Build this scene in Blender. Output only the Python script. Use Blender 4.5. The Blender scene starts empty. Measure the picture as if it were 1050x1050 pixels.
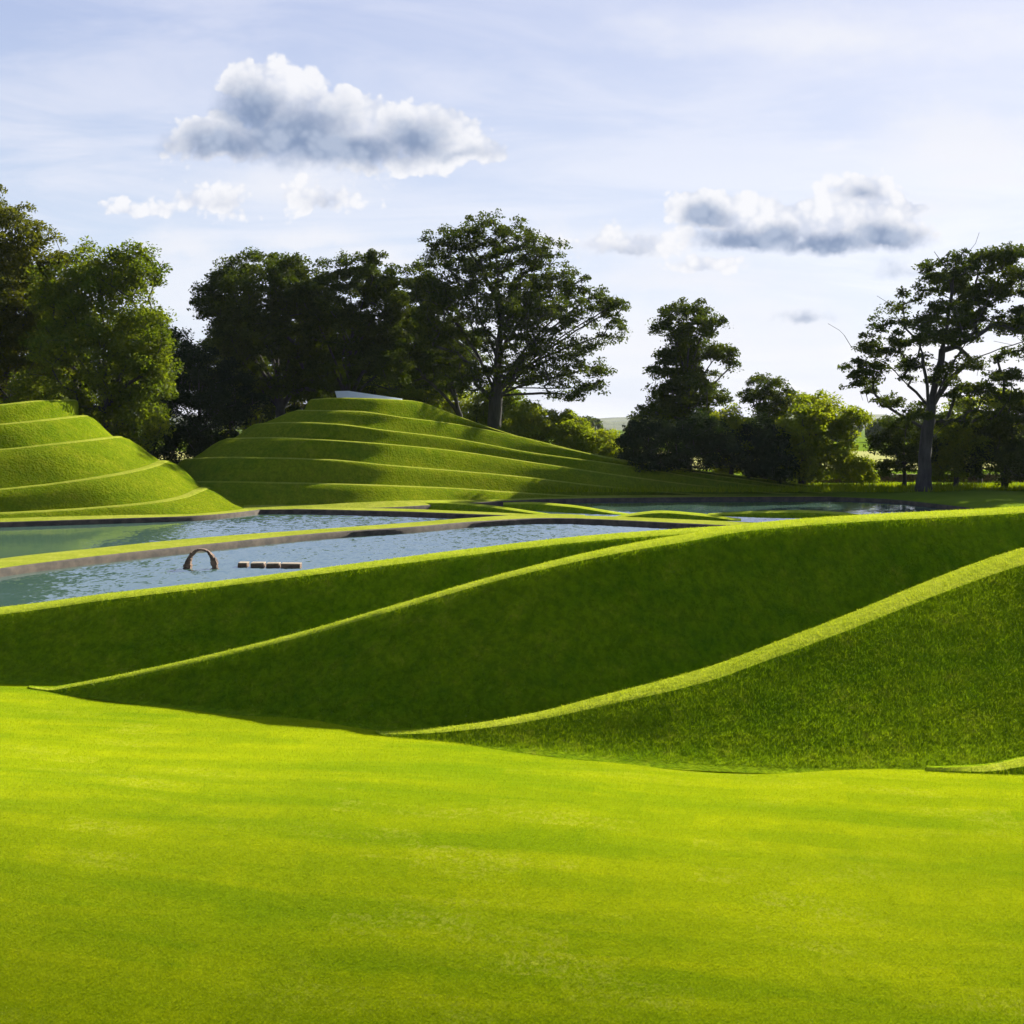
import bpy, math, random
import numpy as np

random.seed(7)
rng = np.random.default_rng(11)
sc = bpy.context.scene
C = sc.collection

# ------------------------------------------------------------------ camera
EYE = 7.0                      # eye height over the pond water
F, CX, CY = 1200.0, 525.0, 435.0   # focal length in photo pixels, principal column, horizon row
cd = bpy.data.cameras.new('camera')
cam = bpy.data.objects.new('camera', cd)
C.objects.link(cam)
cam.location = (0, 0, EYE)
cam.rotation_euler = (math.radians(90), 0, 0)
cd.sensor_width = 36.0
cd.lens = F / 1050.0 * 36.0
cd.shift_y = (CY - 525.0) / 1050.0
cd.clip_start, cd.clip_end = 0.1, 20000
sc.camera = cam

# ------------------------------------------------------------------ light
SUN_AZ, SUN_EL = math.radians(42), math.radians(31)     # clockwise from the view axis
EV = 1.5
SKY_STRENGTH = 0.1
sc.view_settings.view_transform = 'Standard'
sc.view_settings.look = 'None'
sc.view_settings.gamma = 1.0
sc.view_settings.use_curve_mapping = False
sc.view_settings.exposure = EV
sd = bpy.data.lights.new('sun', 'SUN')
sd.energy = 5.0
sd.angle = math.radians(0.53)
sd.color = (1.0, 0.93, 0.80)
sun = bpy.data.objects.new('sun', sd)
C.objects.link(sun)
sdir = (math.sin(SUN_AZ) * math.cos(SUN_EL), math.cos(SUN_AZ) * math.cos(SUN_EL), math.sin(SUN_EL))
from mathutils import Vector
sun.rotation_euler = Vector(sdir).to_track_quat('Z', 'Y').to_euler()
sun.location = (60, 60, 60)

world = bpy.data.worlds.new('World')
sc.world = world
world.use_nodes = True


class NT:
    """short-hand for building node trees"""
    def __init__(s, tree):
        s.t = tree
        s.n = tree.nodes
        s.l = tree.links
    def new(s, kind, **kw):
        nd = s.n.new(kind)
        for k, v in kw.items():
            setattr(nd, k, v)
        return nd
    def put(s, sock, v):
        if isinstance(v, bpy.types.NodeSocket):
            s.l.new(v, sock)
        elif isinstance(v, (tuple, list)) and len(v) == 3 and sock.type == 'RGBA':
            sock.default_value = (*v, 1)
        else:
            sock.default_value = v
    def m(s, op, a, b=None, c=None, clamp=False):
        nd = s.new('ShaderNodeMath', operation=op, use_clamp=clamp)
        for i, v in enumerate((a, b, c)):
            if v is not None:
                s.put(nd.inputs[i], v)
        return nd.outputs[0]
    def step(s, v, lo, hi, a=0.0, b=1.0):
        nd = s.new('ShaderNodeMapRange', interpolation_type='SMOOTHSTEP')
        for i, x in enumerate((v, lo, hi, a, b)):
            s.put(nd.inputs[i], x)
        return nd.outputs[0]
    def mix(s, f, a, b, blend='MIX'):
        nd = s.new('ShaderNodeMix', data_type='RGBA', blend_type=blend)
        s.put(nd.inputs[0], f)
        s.put(nd.inputs[6], a)
        s.put(nd.inputs[7], b)
        return nd.outputs[2]
    def noise(s, vec, scale, detail=4, rough=0.55, dist=0.0):
        nd = s.new('ShaderNodeTexNoise')
        s.put(nd.inputs['Vector'], vec)
        nd.inputs['Scale'].default_value = scale
        nd.inputs['Detail'].default_value = detail
        nd.inputs['Roughness'].default_value = rough
        nd.inputs['Distortion'].default_value = dist
        return nd.outputs[0]
    def scale(s, vec, v):
        nd = s.new('ShaderNodeMapping')
        s.put(nd.inputs[0], vec)
        nd.inputs['Scale'].default_value = v
        return nd.outputs[0]


def build_sky():
    n = NT(world.node_tree)
    n.n.clear()
    out = n.new('ShaderNodeOutputWorld')
    bg = n.new('ShaderNodeBackground')
    bg.inputs[1].default_value = SKY_STRENGTH
    sky = n.new('ShaderNodeTexSky', sky_type='NISHITA', sun_disc=False,
                sun_elevation=SUN_EL, sun_rotation=SUN_AZ, altitude=100.0)
    sky.air_density, sky.dust_density, sky.ozone_density = 1.0, 1.5, 1.0
    K = 1.0 / (SKY_STRENGTH * 2 ** EV)               # value that renders as 1.0
    col = lambda r, g, b: tuple(c * K for c in (r, g, b))
    tc = n.new('ShaderNodeTexCoord').outputs['Generated']
    sep = n.new('ShaderNodeSeparateXYZ')
    n.l.new(tc, sep.inputs[0])
    x, y, z = sep.outputs
    ys = n.m('MAXIMUM', y, 0.05)
    u, v = n.m('DIVIDE', x, ys), n.m('DIVIDE', z, ys)
    cmb = n.new('ShaderNodeCombineXYZ')
    n.put(cmb.inputs[0], u)
    n.put(cmb.inputs[1], v)
    uv = cmb.outputs[0]
    # thin high veil of cirrus over the blue, drawn out along slanting bands
    mp = n.new('ShaderNodeMapping')
    n.l.new(uv, mp.inputs[0])
    mp.inputs['Rotation'].default_value = (0, 0, math.radians(-14))
    mp.inputs['Scale'].default_value = (1.3, 7.0, 1)
    veil = n.noise(mp.outputs[0], 2.2, 7, 0.6, 0.8)
    veil = n.step(veil, 0.34, 0.66, 0.15, 1.0)
    upper = n.step(z, 0.02, 0.45)
    grad = n.mix(upper, col(.66, .77, .92), col(.34, .43, .72))
    side = n.step(u, -0.5, 0.35)
    grad = n.mix(n.m('MULTIPLY', side, 0.55), grad, col(.70, .74, .92))
    veilcol = n.mix(upper, col(.86, .88, .95), col(.60, .65, .85))
    hazy = n.mix(veil, grad, veilcol)
    base = n.mix(0.94, sky.outputs[0], hazy)
    # overhead the sky is a deeper blue than what is seen low down
    high = n.step(z, 0.45, 0.9)
    base = n.mix(n.m('MULTIPLY', high, 0.75), base, col(.20, .29, .58))
    # away from the sun the veil is gone and the sky is deep blue
    base = n.mix(n.step(y, 0.25, -0.35), base, n.mix(upper, col(.42, .48, .55), col(.18, .25, .48)))
    # cumulus: soft ellipses broken up by noise; (px, py, rx, ry) of the photo as directions
    warp = n.new('ShaderNodeTexNoise')
    n.l.new(uv, warp.inputs['Vector'])
    warp.inputs['Scale'].default_value = 22
    warp.inputs['Detail'].default_value = 6
    warp.inputs['Roughness'].default_value = 0.6
    wsep = n.new('ShaderNodeSeparateColor')
    n.l.new(warp.outputs['Color'], wsep.inputs[0])
    uw = n.m('ADD', u, n.m('MULTIPLY', n.m('SUBTRACT', wsep.outputs[0], 0.5), 0.035))
    vw = n.m('ADD', v, n.m('MULTIPLY', n.m('SUBTRACT', wsep.outputs[1], 0.5), 0.030))
    fb = n.noise(uv, 30, 10, 0.62)
    fbl = n.noise(uv, 11, 8, 0.6)

    def field(ells):
        acc = None
        for (px, py, rx, ry, k) in ells:
            u0, v0 = (px - CX) / F, (CY - py) / F
            a = n.m('DIVIDE', n.m('SUBTRACT', uw, u0), rx * 1.3 / F)
            b = n.m('DIVIDE', n.m('SUBTRACT', vw, v0), ry * 1.35 / F)
            # a flatter underside
            b = n.m('MULTIPLY', b, n.step(b, -0.4, 0.2, 1.5, 1.0))
            d = n.m('SQRT', n.m('ADD', n.m('MULTIPLY', a, a), n.m('MULTIPLY', b, b)))
            g = n.m('MULTIPLY', n.m('SUBTRACT', 1.0, d), k)
            acc = g if acc is None else n.m('SMOOTH_MAX', acc, g, 0.08)
        return acc
    white = [(268, 90, 36, 26, 1.1), (300, 108, 42, 28, 1), (345, 130, 60, 32, 1), (395, 142, 52, 26, 1),
             (430, 130, 34, 26, 1), (455, 140, 42, 26, 1), (490, 157, 34, 16, .9), (225, 150, 50, 30, .8),
             (225, 207, 42, 18, .46), (330, 204, 46, 18, .46), (125, 214, 26, 11, .40), (158, 216, 28, 12, .40),
             (420, 168, 60, 14, .5),
             (720, 216, 34, 20, 1), (765, 225, 52, 24, 1), (830, 232, 60, 26, 1), (890, 235, 58, 28, .95),
             (885, 200, 44, 20, .8), (930, 212, 42, 12, .5), (645, 250, 66, 20, .5), (720, 272, 40, 10, .5),
             ]
    wisps = [(990, 150, 130, 44, .8), (1010, 182, 100, 16, .7), (185, 252, 60, 24, .8), (310, 246, 70, 16, .8), (390, 262, 50, 14, .7), (560, 250, 60, 22, .7), (860, 148, 24, 8, .6),
             (700, 290, 160, 26, .7), (660, 350, 280, 60, .8), (880, 40, 240, 40, .6), (300, 190, 120, 30, .6), (640, 250, 80, 24, .8), (930, 215, 70, 18, .7), (840, 360, 160, 20, .6)]
    grey = [(262, 114, 40, 32, 1), (300, 142, 74, 38, 1.1), (228, 150, 62, 24, 1), (350, 158, 80, 24, 1.1),
            (425, 146, 46, 26, .9), (470, 158, 40, 10, .5), (330, 206, 24, 10, .35), (230, 208, 22, 9, .25),
            (724, 226, 26, 18, 1), (775, 248, 64, 15, 1.1), (845, 252, 70, 15, 1.1), (905, 247, 46, 18, 1),
            (885, 200, 26, 12, .6), (640, 258, 30, 10, .4), (828, 322, 26, 9, .55), (930, 278, 26, 12, .3)]
    # cauliflower edges: rounded cells in three sizes
    cw = n.new('ShaderNodeCombineXYZ')
    n.put(cw.inputs[0], n.m('ADD', u, n.m('MULTIPLY', n.m('SUBTRACT', wsep.outputs[1], 0.5), 0.02)))
    n.put(cw.inputs[1], n.m('ADD', v, n.m('MULTIPLY', n.m('SUBTRACT', wsep.outputs[2], 0.5), 0.02)))
    bill = None
    for sc_, wt_ in ((26, .48), (58, .30), (125, .22)):
        vo = n.new('ShaderNodeTexVoronoi', feature='SMOOTH_F1', voronoi_dimensions='2D')
        n.put(vo.inputs['Vector'], cw.outputs[0])
        vo.inputs['Scale'].default_value = sc_
        vo.inputs['Smoothness'].default_value = 0.35
        t_ = n.m('MULTIPLY', n.m('SUBTRACT', 0.5, vo.outputs['Distance']), wt_)
        bill = t_ if bill is None else n.m('ADD', bill, t_)
    soft = n.m('ADD', n.m('MULTIPLY', n.m('SUBTRACT', fb, 0.5), 0.9), n.m('MULTIPLY', n.m('SUBTRACT', fbl, 0.5), 1.1))
    soft = n.m('ADD', soft, n.m('MULTIPLY', bill, 1.0))
    fw, fg = field(white), field(grey)
    wisp = n.step(n.m('ADD', field(wisps), n.m('MULTIPLY', n.m('SUBTRACT', n.noise(n.scale(uv, (1, 1.8, 1)), 9, 8, 0.62), 0.5), 1.2)), 0.0, 0.75)
    aw = n.step(n.m('ADD', fw, n.m('MULTIPLY', soft, 0.9)), 0.13, 0.34)
    ag = n.step(n.m('ADD', fg, n.m('MULTIPLY', soft, 0.55)), 0.02, 0.85)
    inside = n.step(y, 0.05, 0.2)
    aw, ag = n.m('MULTIPLY', aw, inside), n.m('MULTIPLY', ag, inside)
    shade = n.m('ADD', n.m('MULTIPLY', bill, 1.1), n.m('MULTIPLY', fbl, 0.8))
    base = n.mix(n.m('MULTIPLY', n.m('MULTIPLY', wisp, inside), 0.75), base, col(.91, .92, .975))
    c = n.mix(n.m('MULTIPLY', aw, 0.92), base, n.mix(n.step(shade, 0.2, 0.65), col(.66, .71, .84), col(.96, .96, .99)))
    c = n.mix(n.m('MULTIPLY', ag, 0.95), c, n.mix(n.step(shade, 0.28, 0.75), col(.23, .31, .48), col(.42, .50, .66)))
    n.l.new(c, bg.inputs[0])
    n.l.new(bg.outputs[0], out.inputs[0])


build_sky()

# ------------------------------------------------------------------ helpers
def P(px, py, d):
    return np.array([(px - CX) / F * d, d, EYE - (py - CY) / F * d])


def pchip(xs, ys):
    xs, ys = np.asarray(xs, float), np.asarray(ys, float)
    h = np.diff(xs); dl = np.diff(ys) / h
    m = np.zeros_like(ys)
    m[0], m[-1] = dl[0], dl[-1]
    for i in range(1, len(xs) - 1):
        if dl[i - 1] * dl[i] > 0:
            w1, w2 = 2 * h[i] + h[i - 1], h[i] + 2 * h[i - 1]
            m[i] = (w1 + w2) / (w1 / dl[i - 1] + w2 / dl[i])
    def f(x):
        x = np.asarray(x, float)
        i = np.clip(np.searchsorted(xs, x) - 1, 0, len(xs) - 2)
        t = (x - xs[i]) / h[i]
        lin_lo, lin_hi = ys[0] + (x - xs[0]) * m[0], ys[-1] + (x - xs[-1]) * m[-1]
        v = ((2*t**3 - 3*t**2 + 1) * ys[i] + (t**3 - 2*t**2 + t) * h[i] * m[i]
             + (-2*t**3 + 3*t**2) * ys[i + 1] + (t**3 - t**2) * h[i] * m[i + 1])
        return np.where(x < xs[0], lin_lo, np.where(x > xs[-1], lin_hi, v))
    return f


def spline(pairs):
    return pchip([p[0] for p in pairs], [p[1] for p in pairs])


def mesh(name, verts, faces, mats, parent=None, smooth=True, mat_idx=None):
    """one mesh object; faces: (n,3)/(n,4) int array or list of lists"""
    verts = np.asarray(verts, np.float32)
    me = bpy.data.meshes.new(name)
    if isinstance(faces, np.ndarray):
        k = faces.shape[1]
        me.vertices.add(len(verts))
        me.vertices.foreach_set('co', verts.ravel())
        me.loops.add(faces.size)
        me.loops.foreach_set('vertex_index', faces.astype(np.int32).ravel())
        me.polygons.add(len(faces))
        me.polygons.foreach_set('loop_start', np.arange(0, faces.size, k, dtype=np.int32))
        me.polygons.foreach_set('loop_total', np.full(len(faces), k, np.int32))
        me.update(calc_edges=True)
    else:
        me.from_pydata([tuple(v) for v in verts], [], faces)
    if not isinstance(mats, (list, tuple)):
        mats = [mats]
    for m_ in mats:
        me.materials.append(m_)
    if mat_idx is not None:
        me.polygons.foreach_set('material_index', np.asarray(mat_idx, np.int32))
    me.polygons.foreach_set('use_smooth', np.full(len(me.polygons), smooth))
    me.update()
    o = bpy.data.objects.new(name, me)
    C.objects.link(o)
    if parent is not None:
        o.parent = parent
        o.matrix_parent_inverse = parent.matrix_basis.inverted()
    return o


def tag(o, label=None, cat=None, group=None, kind=None):
    for k, v in (('label', label), ('category', cat), ('group', group), ('kind', kind)):
        if v:
            o[k] = v
    return o


def empty(name, loc):
    o = bpy.data.objects.new(name, None)
    o.location = tuple(float(v) for v in loc)
    o.empty_display_size = 0.5
    C.objects.link(o)
    return o


def grid_faces(nr, nc, rows=None, flip=False, close=False):
    """quads of an nr x nc vertex grid (index = r*nc + c), for the row bands in rows"""
    rows = range(nr - 1) if rows is None else rows
    c = np.arange(nc if close else nc - 1)
    c1 = (c + 1) % nc
    out = []
    for r in rows:
        q = np.stack([r * nc + c, r * nc + c1, (r + 1) * nc + c1, (r + 1) * nc + c], 1)
        out.append(q[:, ::-1] if flip else q)
    return np.concatenate(out)


def sub(name, verts, faces, mats, **kw):
    """mesh from the part of verts that faces use"""
    used, inv = np.unique(faces, return_inverse=True)
    return mesh(name, verts[used], inv.reshape(faces.shape), mats, **kw)


# ------------------------------------------------------------------ materials
def new_mat(name):
    m_ = bpy.data.materials.new(name)
    m_.use_nodes = True
    n = NT(m_.node_tree)
    n.n.clear()
    out = n.new('ShaderNodeOutputMaterial')
    return m_, n, out


def position(n):
    return n.new('ShaderNodeNewGeometry').outputs['Position']


def turf_colour(n, kind):
    """the colour of the turf itself: mown lawn, longer bank grass, or worn path turf"""
    p = position(n)
    big = n.noise(n.scale(p, (0.10, 0.30, 0.3)), 1.0, 4, 0.6, 0.4)
    mid = n.noise(p, 1.3, 4, 0.6)
    fine = n.noise(p, 9.0, 4, 0.65)
    if kind == 'lawn':
        a, b, dry = (.196, .258, .0011), (.296, .345, .0015), (.48, .46, .070)
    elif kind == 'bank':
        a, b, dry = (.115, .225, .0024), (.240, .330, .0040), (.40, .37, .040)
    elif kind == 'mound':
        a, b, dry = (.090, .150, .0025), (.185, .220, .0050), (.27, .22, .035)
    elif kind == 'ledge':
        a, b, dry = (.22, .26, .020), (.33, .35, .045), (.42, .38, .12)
    else:
        a, b, dry = (.29, .36, .016), (.40, .45, .035), (.50, .48, .10)
    t = n.m('ADD', n.m('MULTIPLY', n.step(big, 0.3, 0.7), 0.55), n.m('MULTIPLY', n.step(mid, 0.3, 0.7), 0.45))
    c = n.mix(t, a, b)
    if kind == 'lawn':
        # rolls of turf laid side by side, each a little different, some with dry ends; fainter mower stripes along them
        mp = n.new('ShaderNodeMapping')
        n.l.new(p, mp.inputs[0])
        mp.inputs['Rotation'].default_value = (0, 0, math.radians(9))
        q = mp.outputs[0]
        wq = n.new('ShaderNodeVectorMath', operation='ADD')
        n.l.new(q, wq.inputs[0])
        wv_ = n.new('ShaderNodeVectorMath', operation='SCALE')
        tn_ = n.new('ShaderNodeTexNoise')
        n.l.new(p, tn_.inputs['Vector']); tn_.inputs['Scale'].default_value = 1.6
        n.l.new(tn_.outputs['Color'], wv_.inputs[0]); wv_.inputs['Scale'].default_value = .14
        n.l.new(wv_.outputs[0], wq.inputs[1])
        br = n.new('ShaderNodeTexBrick')
        n.l.new(wq.outputs[0], br.inputs['Vector'])
        for k_, v_ in (('Color1', (0, 0, 0, 1)), ('Color2', (1, 1, 1, 1)), ('Scale', 1.0), ('Mortar Size', 0.0), ('Brick Width', 2.3), ('Row Height', .55)):
            br.inputs[k_].default_value = v_
        roll = br.outputs['Color']
        sp = n.scale(q, (0.10, 0.75, 0.5))
        st = n.noise(sp, 1.0, 5, 0.65, 0.2)
        c = n.mix(n.step(st, 0.44, 0.64, 0.0, 0.42), c, (.095, .195, .0010))
        sq = n.new('ShaderNodeSeparateXYZ')
        n.l.new(wq.outputs[0], sq.inputs[0])
        mow = n.m('SINE', n.m('MULTIPLY', sq.outputs[1], 2 * math.pi / 1.15))
        c = n.mix(n.m('MULTIPLY', n.step(mow, -.5, .5), n.step(mid, 0.25, 0.7, .05, .34)), c, n.mix(1.0, c, (.58, .72, .8), 'MULTIPLY'))
        c = n.mix(n.step(roll, 0.55, 0.0, 0.0, 0.22), c, (.090, .185, .0010))
        patch = n.step(n.noise(n.scale(q, (.13, .16, .2)), 1.0, 3, 0.6), 0.40, 0.58)
        st2 = n.noise(n.scale(q, (0.5, 1.5, 0.5)), 1.0, 3, 0.6)
        dryf = n.m('MULTIPLY', n.m('MULTIPLY', n.step(roll, 0.50, 0.80), n.step(st2, 0.40, 0.62)), n.m('MULTIPLY', n.step(fine, 0.46, 0.60), patch))
        c = n.mix(n.m('MULTIPLY', dryf, 0.27), c, dry)
    else:
        tuft = n.noise(n.scale(p, (1, 1, .6)), 4.5, 3, 0.6, 0.3)
        c = n.mix(n.step(tuft, 0.62, 0.36, 0.0, 0.6 if kind == 'bank' else .35), c, n.mix(1.0, c, (.40, .48, .35), 'MULTIPLY'))
        dryf = n.m('MULTIPLY', n.step(mid, 0.52, 0.74), n.step(fine, 0.45, 0.65))
        c = n.mix(n.m('MULTIPLY', dryf, 0.5), c, dry)
    return c, fine, p


def turf_mat(name, kind, bump=0.6, scale=14.0):
    m_, n, out = new_mat(name)
    c, fine, p = turf_colour(n, kind)
    grain = n.noise(p, scale, 5, 0.7)
    c = n.mix(n.step(grain, 0.35, 0.7, 0.0, .46 if kind == 'lawn' else .55), c, n.mix(0.6, c, (0.02, 0.035, 0.002)))
    bs = n.new('ShaderNodeBsdfPrincipled')
    n.put(bs.inputs['Base Color'], c)
    bs.inputs['Roughness'].default_value = 0.9
    bs.inputs['Specular IOR Level'].default_value = 0.0
    if 'Sheen Weight' in bs.inputs:
        bs.inputs['Sheen Weight'].default_value = 0.06
        bs.inputs['Sheen Roughness'].default_value = 0.6
        n.put(bs.inputs['Sheen Tint'], (.75, .85, .15))
    bp = n.new('ShaderNodeBump')
    bp.inputs['Strength'].default_value = bump
    bp.inputs['Distance'].default_value = 0.12
    h = n.m('ADD', grain, n.m('MULTIPLY', n.noise(p, 3.0, 4, 0.6), 1.0))
    n.put(bp.inputs['Height'], h)
    n.l.new(bp.outputs[0], bs.inputs['Normal'])
    n.l.new(bs.outputs[0], out.inputs[0])
    return m_


def blade_mat(name, kind):
    m_, n, out = new_mat(name)
    c, fine, p = turf_colour(n, kind)
    rnd = n.new('ShaderNodeNewGeometry').outputs['Random Per Island']
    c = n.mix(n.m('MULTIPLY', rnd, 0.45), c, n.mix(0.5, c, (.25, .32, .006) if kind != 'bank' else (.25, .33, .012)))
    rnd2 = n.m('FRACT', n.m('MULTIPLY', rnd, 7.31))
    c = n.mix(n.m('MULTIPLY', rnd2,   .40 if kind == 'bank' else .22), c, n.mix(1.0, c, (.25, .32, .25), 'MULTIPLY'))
    df = n.new('ShaderNodeBsdfDiffuse')
    tr = n.new('ShaderNodeBsdfTranslucent')
    n.put(df.inputs[0], c)
    tc = n.mix(1.0, c, (1.25, 1.2, 0.6), 'MULTIPLY')
    n.put(tr.inputs[0], tc)
    mx = n.new('ShaderNodeMixShader')
    mx.inputs[0].default_value = 0.5
    n.l.new(df.outputs[0], mx.inputs[1])
    n.l.new(tr.outputs[0], mx.inputs[2])
    gl = n.new('ShaderNodeBsdfGlossy')
    gl.inputs['Roughness'].default_value = 0.45
    n.put(gl.inputs[0], (.9, .95, .7))
    m2 = n.new('ShaderNodeMixShader')
    m2.inputs[0].default_value = 0.006
    n.l.new(mx.outputs[0], m2.inputs[1])
    n.l.new(gl.outputs[0], m2.inputs[2])
    n.l.new(m2.outputs[0], out.inputs[0])
    return m_


def leaf_mat(name, a, b, transl=0.45):
    m_, n, out = new_mat(name)
    p = position(n)
    rnd = n.new('ShaderNodeNewGeometry').outputs['Random Per Island']
    t = n.m('ADD', n.m('MULTIPLY', rnd, 0.5), n.m('MULTIPLY', n.step(n.noise(p, 0.35, 3), 0.3, 0.7), 0.5))
    c = n.mix(t, a, b)
    df = n.new('ShaderNodeBsdfDiffuse')
    tr = n.new('ShaderNodeBsdfTranslucent')
    n.put(df.inputs[0], c)
    n.put(tr.inputs[0], n.mix(1.0, c, (1.5, 1.45, 0.5), 'MULTIPLY'))
    mx = n.new('ShaderNodeMixShader')
    mx.inputs[0].default_value = transl
    n.l.new(df.outputs[0], mx.inputs[1])
    n.l.new(tr.outputs[0], mx.inputs[2])
    gl = n.new('ShaderNodeBsdfGlossy')
    gl.inputs['Roughness'].default_value = 0.5
    m2 = n.new('ShaderNodeMixShader')
    m2.inputs[0].default_value = 0.012
    n.l.new(mx.outputs[0], m2.inputs[1])
    n.l.new(gl.outputs[0], m2.inputs[2])
    n.l.new(m2.outputs[0], out.inputs[0])
    return m_


def rough_mat(name, a, b, scale, bump=0.4, rough=0.9, dist=0.03, stretch=(1, 1, 1)):
    m_, n, out = new_mat(name)
    p = n.scale(position(n), stretch)
    t = n.noise(p, scale, 6, 0.65)
    bs = n.new('ShaderNodeBsdfPrincipled')
    n.put(bs.inputs['Base Color'], n.mix(n.step(t, 0.3, 0.7), a, b))
    bs.inputs['Roughness'].default_value = rough
    bp = n.new('ShaderNodeBump')
    bp.inputs['Strength'].default_value = bump
    bp.inputs['Distance'].default_value = dist
    n.put(bp.inputs['Height'], n.noise(p, scale * 2.5, 5, 0.7))
    n.l.new(bp.outputs[0], bs.inputs['Normal'])
    n.l.new(bs.outputs[0], out.inputs[0])
    return m_


def water_mat():
    m_, n, out = new_mat('pond_water')
    p = position(n)
    # wind ripples: calm in the lee at the left, ruffled to the right
    calm = n.noise(n.scale(p, (0.06, 0.035, 1)), 1.0, 3, 0.5)
    sx = n.new('ShaderNodeSeparateXYZ')
    n.l.new(p, sx.inputs[0])
    lee = n.step(n.m('ADD', sx.outputs[0], n.m('MULTIPLY', n.m('SUBTRACT', calm, 0.5), 26.0)), -27.0, -14.0, 0.06, 1.0)
    lee = n.m('MULTIPLY', lee, n.m('MAXIMUM', n.step(sx.outputs[1], 89.0, 96.0, 1.0, 0.22), n.step(sx.outputs[0], -2.0, -8.0)))
    def slope(vec, sc_, det, k):
        t = n.new('ShaderNodeTexNoise')
        n.put(t.inputs['Vector'], vec)
        t.inputs['Scale'].default_value = sc_
        t.inputs['Detail'].default_value = det
        v1 = n.new('ShaderNodeVectorMath', operation='SUBTRACT')
        n.l.new(t.outputs['Color'], v1.inputs[0])
        v1.inputs[1].default_value = (.5, .5, .5)
        v2 = n.new('ShaderNodeVectorMath', operation='MULTIPLY')
        n.l.new(v1.outputs[0], v2.inputs[0])
        v2.inputs[1].default_value = (k, k, 0)
        return v2.outputs[0]
    w1 = slope(n.scale(p, (1.0, 0.6, 1)), 2.4, 4, .62)
    w2 = slope(n.scale(p, (1.0, 0.8, 1)), 7.0, 2, .55)
    ad = n.new('ShaderNodeVectorMath', operation='ADD')
    n.l.new(w1, ad.inputs[0]); n.l.new(w2, ad.inputs[1])
    sc2 = n.new('ShaderNodeVectorMath', operation='SCALE')
    n.l.new(ad.outputs[0], sc2.inputs[0]); n.l.new(lee, sc2.inputs['Scale'])
    up = n.new('ShaderNodeVectorMath', operation='ADD')
    tl = n.new('ShaderNodeCombineXYZ')
    n.put(tl.inputs[1], n.m('MULTIPLY', lee, -.25)); tl.inputs[2].default_value = 1.0
    n.l.new(sc2.outputs[0], up.inputs[0]); n.l.new(tl.outputs[0], up.inputs[1])
    nm = n.new('ShaderNodeVectorMath', operation='NORMALIZE')
    n.l.new(up.outputs[0], nm.inputs[0])
    gl = n.new('ShaderNodeBsdfGlossy')
    gl.inputs['Roughness'].default_value = 0.08
    n.put(gl.inputs[0], (.96, .98, 1.0))
    n.l.new(nm.outputs[0], gl.inputs['Normal'])
    df = n.new('ShaderNodeBsdfDiffuse')
    n.put(df.inputs[0], (.050, .098, .080))
    fr = n.new('ShaderNodeFresnel')
    fr.inputs[0].default_value = 1.333
    mx = n.new('ShaderNodeMixShader')
    n.l.new(fr.outputs[0], mx.inputs[0])
    n.l.new(df.outputs[0], mx.inputs[1]); n.l.new(gl.outputs[0], mx.inputs[2])
    n.l.new(mx.outputs[0], out.inputs[0])
    return m_


def field_mat():
    m_, n, out = new_mat('far_fields')
    p = position(n)
    sx = n.new('ShaderNodeSeparateXYZ')
    n.l.new(p, sx.inputs[0])
    big = n.noise(p, 0.08, 4, 0.6)
    yy = n.m('ADD', sx.outputs[1], n.m('MULTIPLY', n.m('SUBTRACT', big, 0.5), 10))
    c = n.mix(n.step(big, 0.3, 0.7), (.085, .14, .010), (.13, .19, .015))
    crop = n.m('MULTIPLY', n.step(yy, 152, 156), n.step(yy, 262, 268, 1.0, 0.0))
    c = n.mix(crop, c, n.mix(n.noise(p, 0.5, 4), (.26, .28, .09), (.34, .33, .13)))
    far = n.step(yy, 500, 520)
    c = n.mix(far, c, (.10, .15, .03))
    bs = n.new('ShaderNodeBsdfPrincipled')
    n.put(bs.inputs['Base Color'], c)
    bs.inputs['Roughness'].default_value = 0.95
    bs.inputs['Specular IOR Level'].default_value = 0.0
    bp = n.new('ShaderNodeBump')
    bp.inputs['Strength'].default_value = 0.6
    bp.inputs['Distance'].default_value = 0.15
    n.put(bp.inputs['Height'], n.noise(p, 5.0, 5, 0.7))
    n.l.new(bp.outputs[0], bs.inputs['Normal'])
    n.l.new(bs.outputs[0], out.inputs[0])
    return m_


M = {
    'lawn': turf_mat('lawn_turf', 'lawn', .3, 22.0),
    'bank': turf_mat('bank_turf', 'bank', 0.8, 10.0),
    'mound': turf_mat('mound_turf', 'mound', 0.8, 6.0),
    'path': turf_mat('path_turf', 'path', 0.5),
    'ledge': turf_mat('ledge_turf', 'ledge', 0.6),
    'lawn_blade': blade_mat('lawn_blades', 'lawn'),
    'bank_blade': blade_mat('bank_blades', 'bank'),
    'path_blade': blade_mat('path_blades', 'path'),
    'stone': rough_mat('kerb_stone', (.024, .019, .013), (.080, .060, .040), 1.6),
    'mud': rough_mat('pond_bed', (.030, .035, .020), (.060, .060, .035), 0.8),
    'bark': rough_mat('bark', (.022, .020, .018), (.055, .050, .046), 2.2, 0.8, 0.95, 0.06, (1, 1, 0.25)),
    'water': water_mat(),
    'field': field_mat(),
    'oak': leaf_mat('dark_leaves', (.016, .033, .003), (.060, .080, .006)),
    'ash': leaf_mat('olive_leaves', (.042, .056, .004), (.100, .108, .008), 0.5),
    'lime': leaf_mat('bright_leaves', (.042, .078, .004), (.130, .160, .010), 0.55),
    'backlit_tint': leaf_mat('backlit_tint_leaves', (.080, .125, .005), (.210, .240, .014), 0.6),  # brighter green than bright_leaves: sun from behind put into the leaf colour
    'yew': leaf_mat('blackgreen_leaves', (.008, .020, .004), (.024, .040, .007), 0.3),
}

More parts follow.
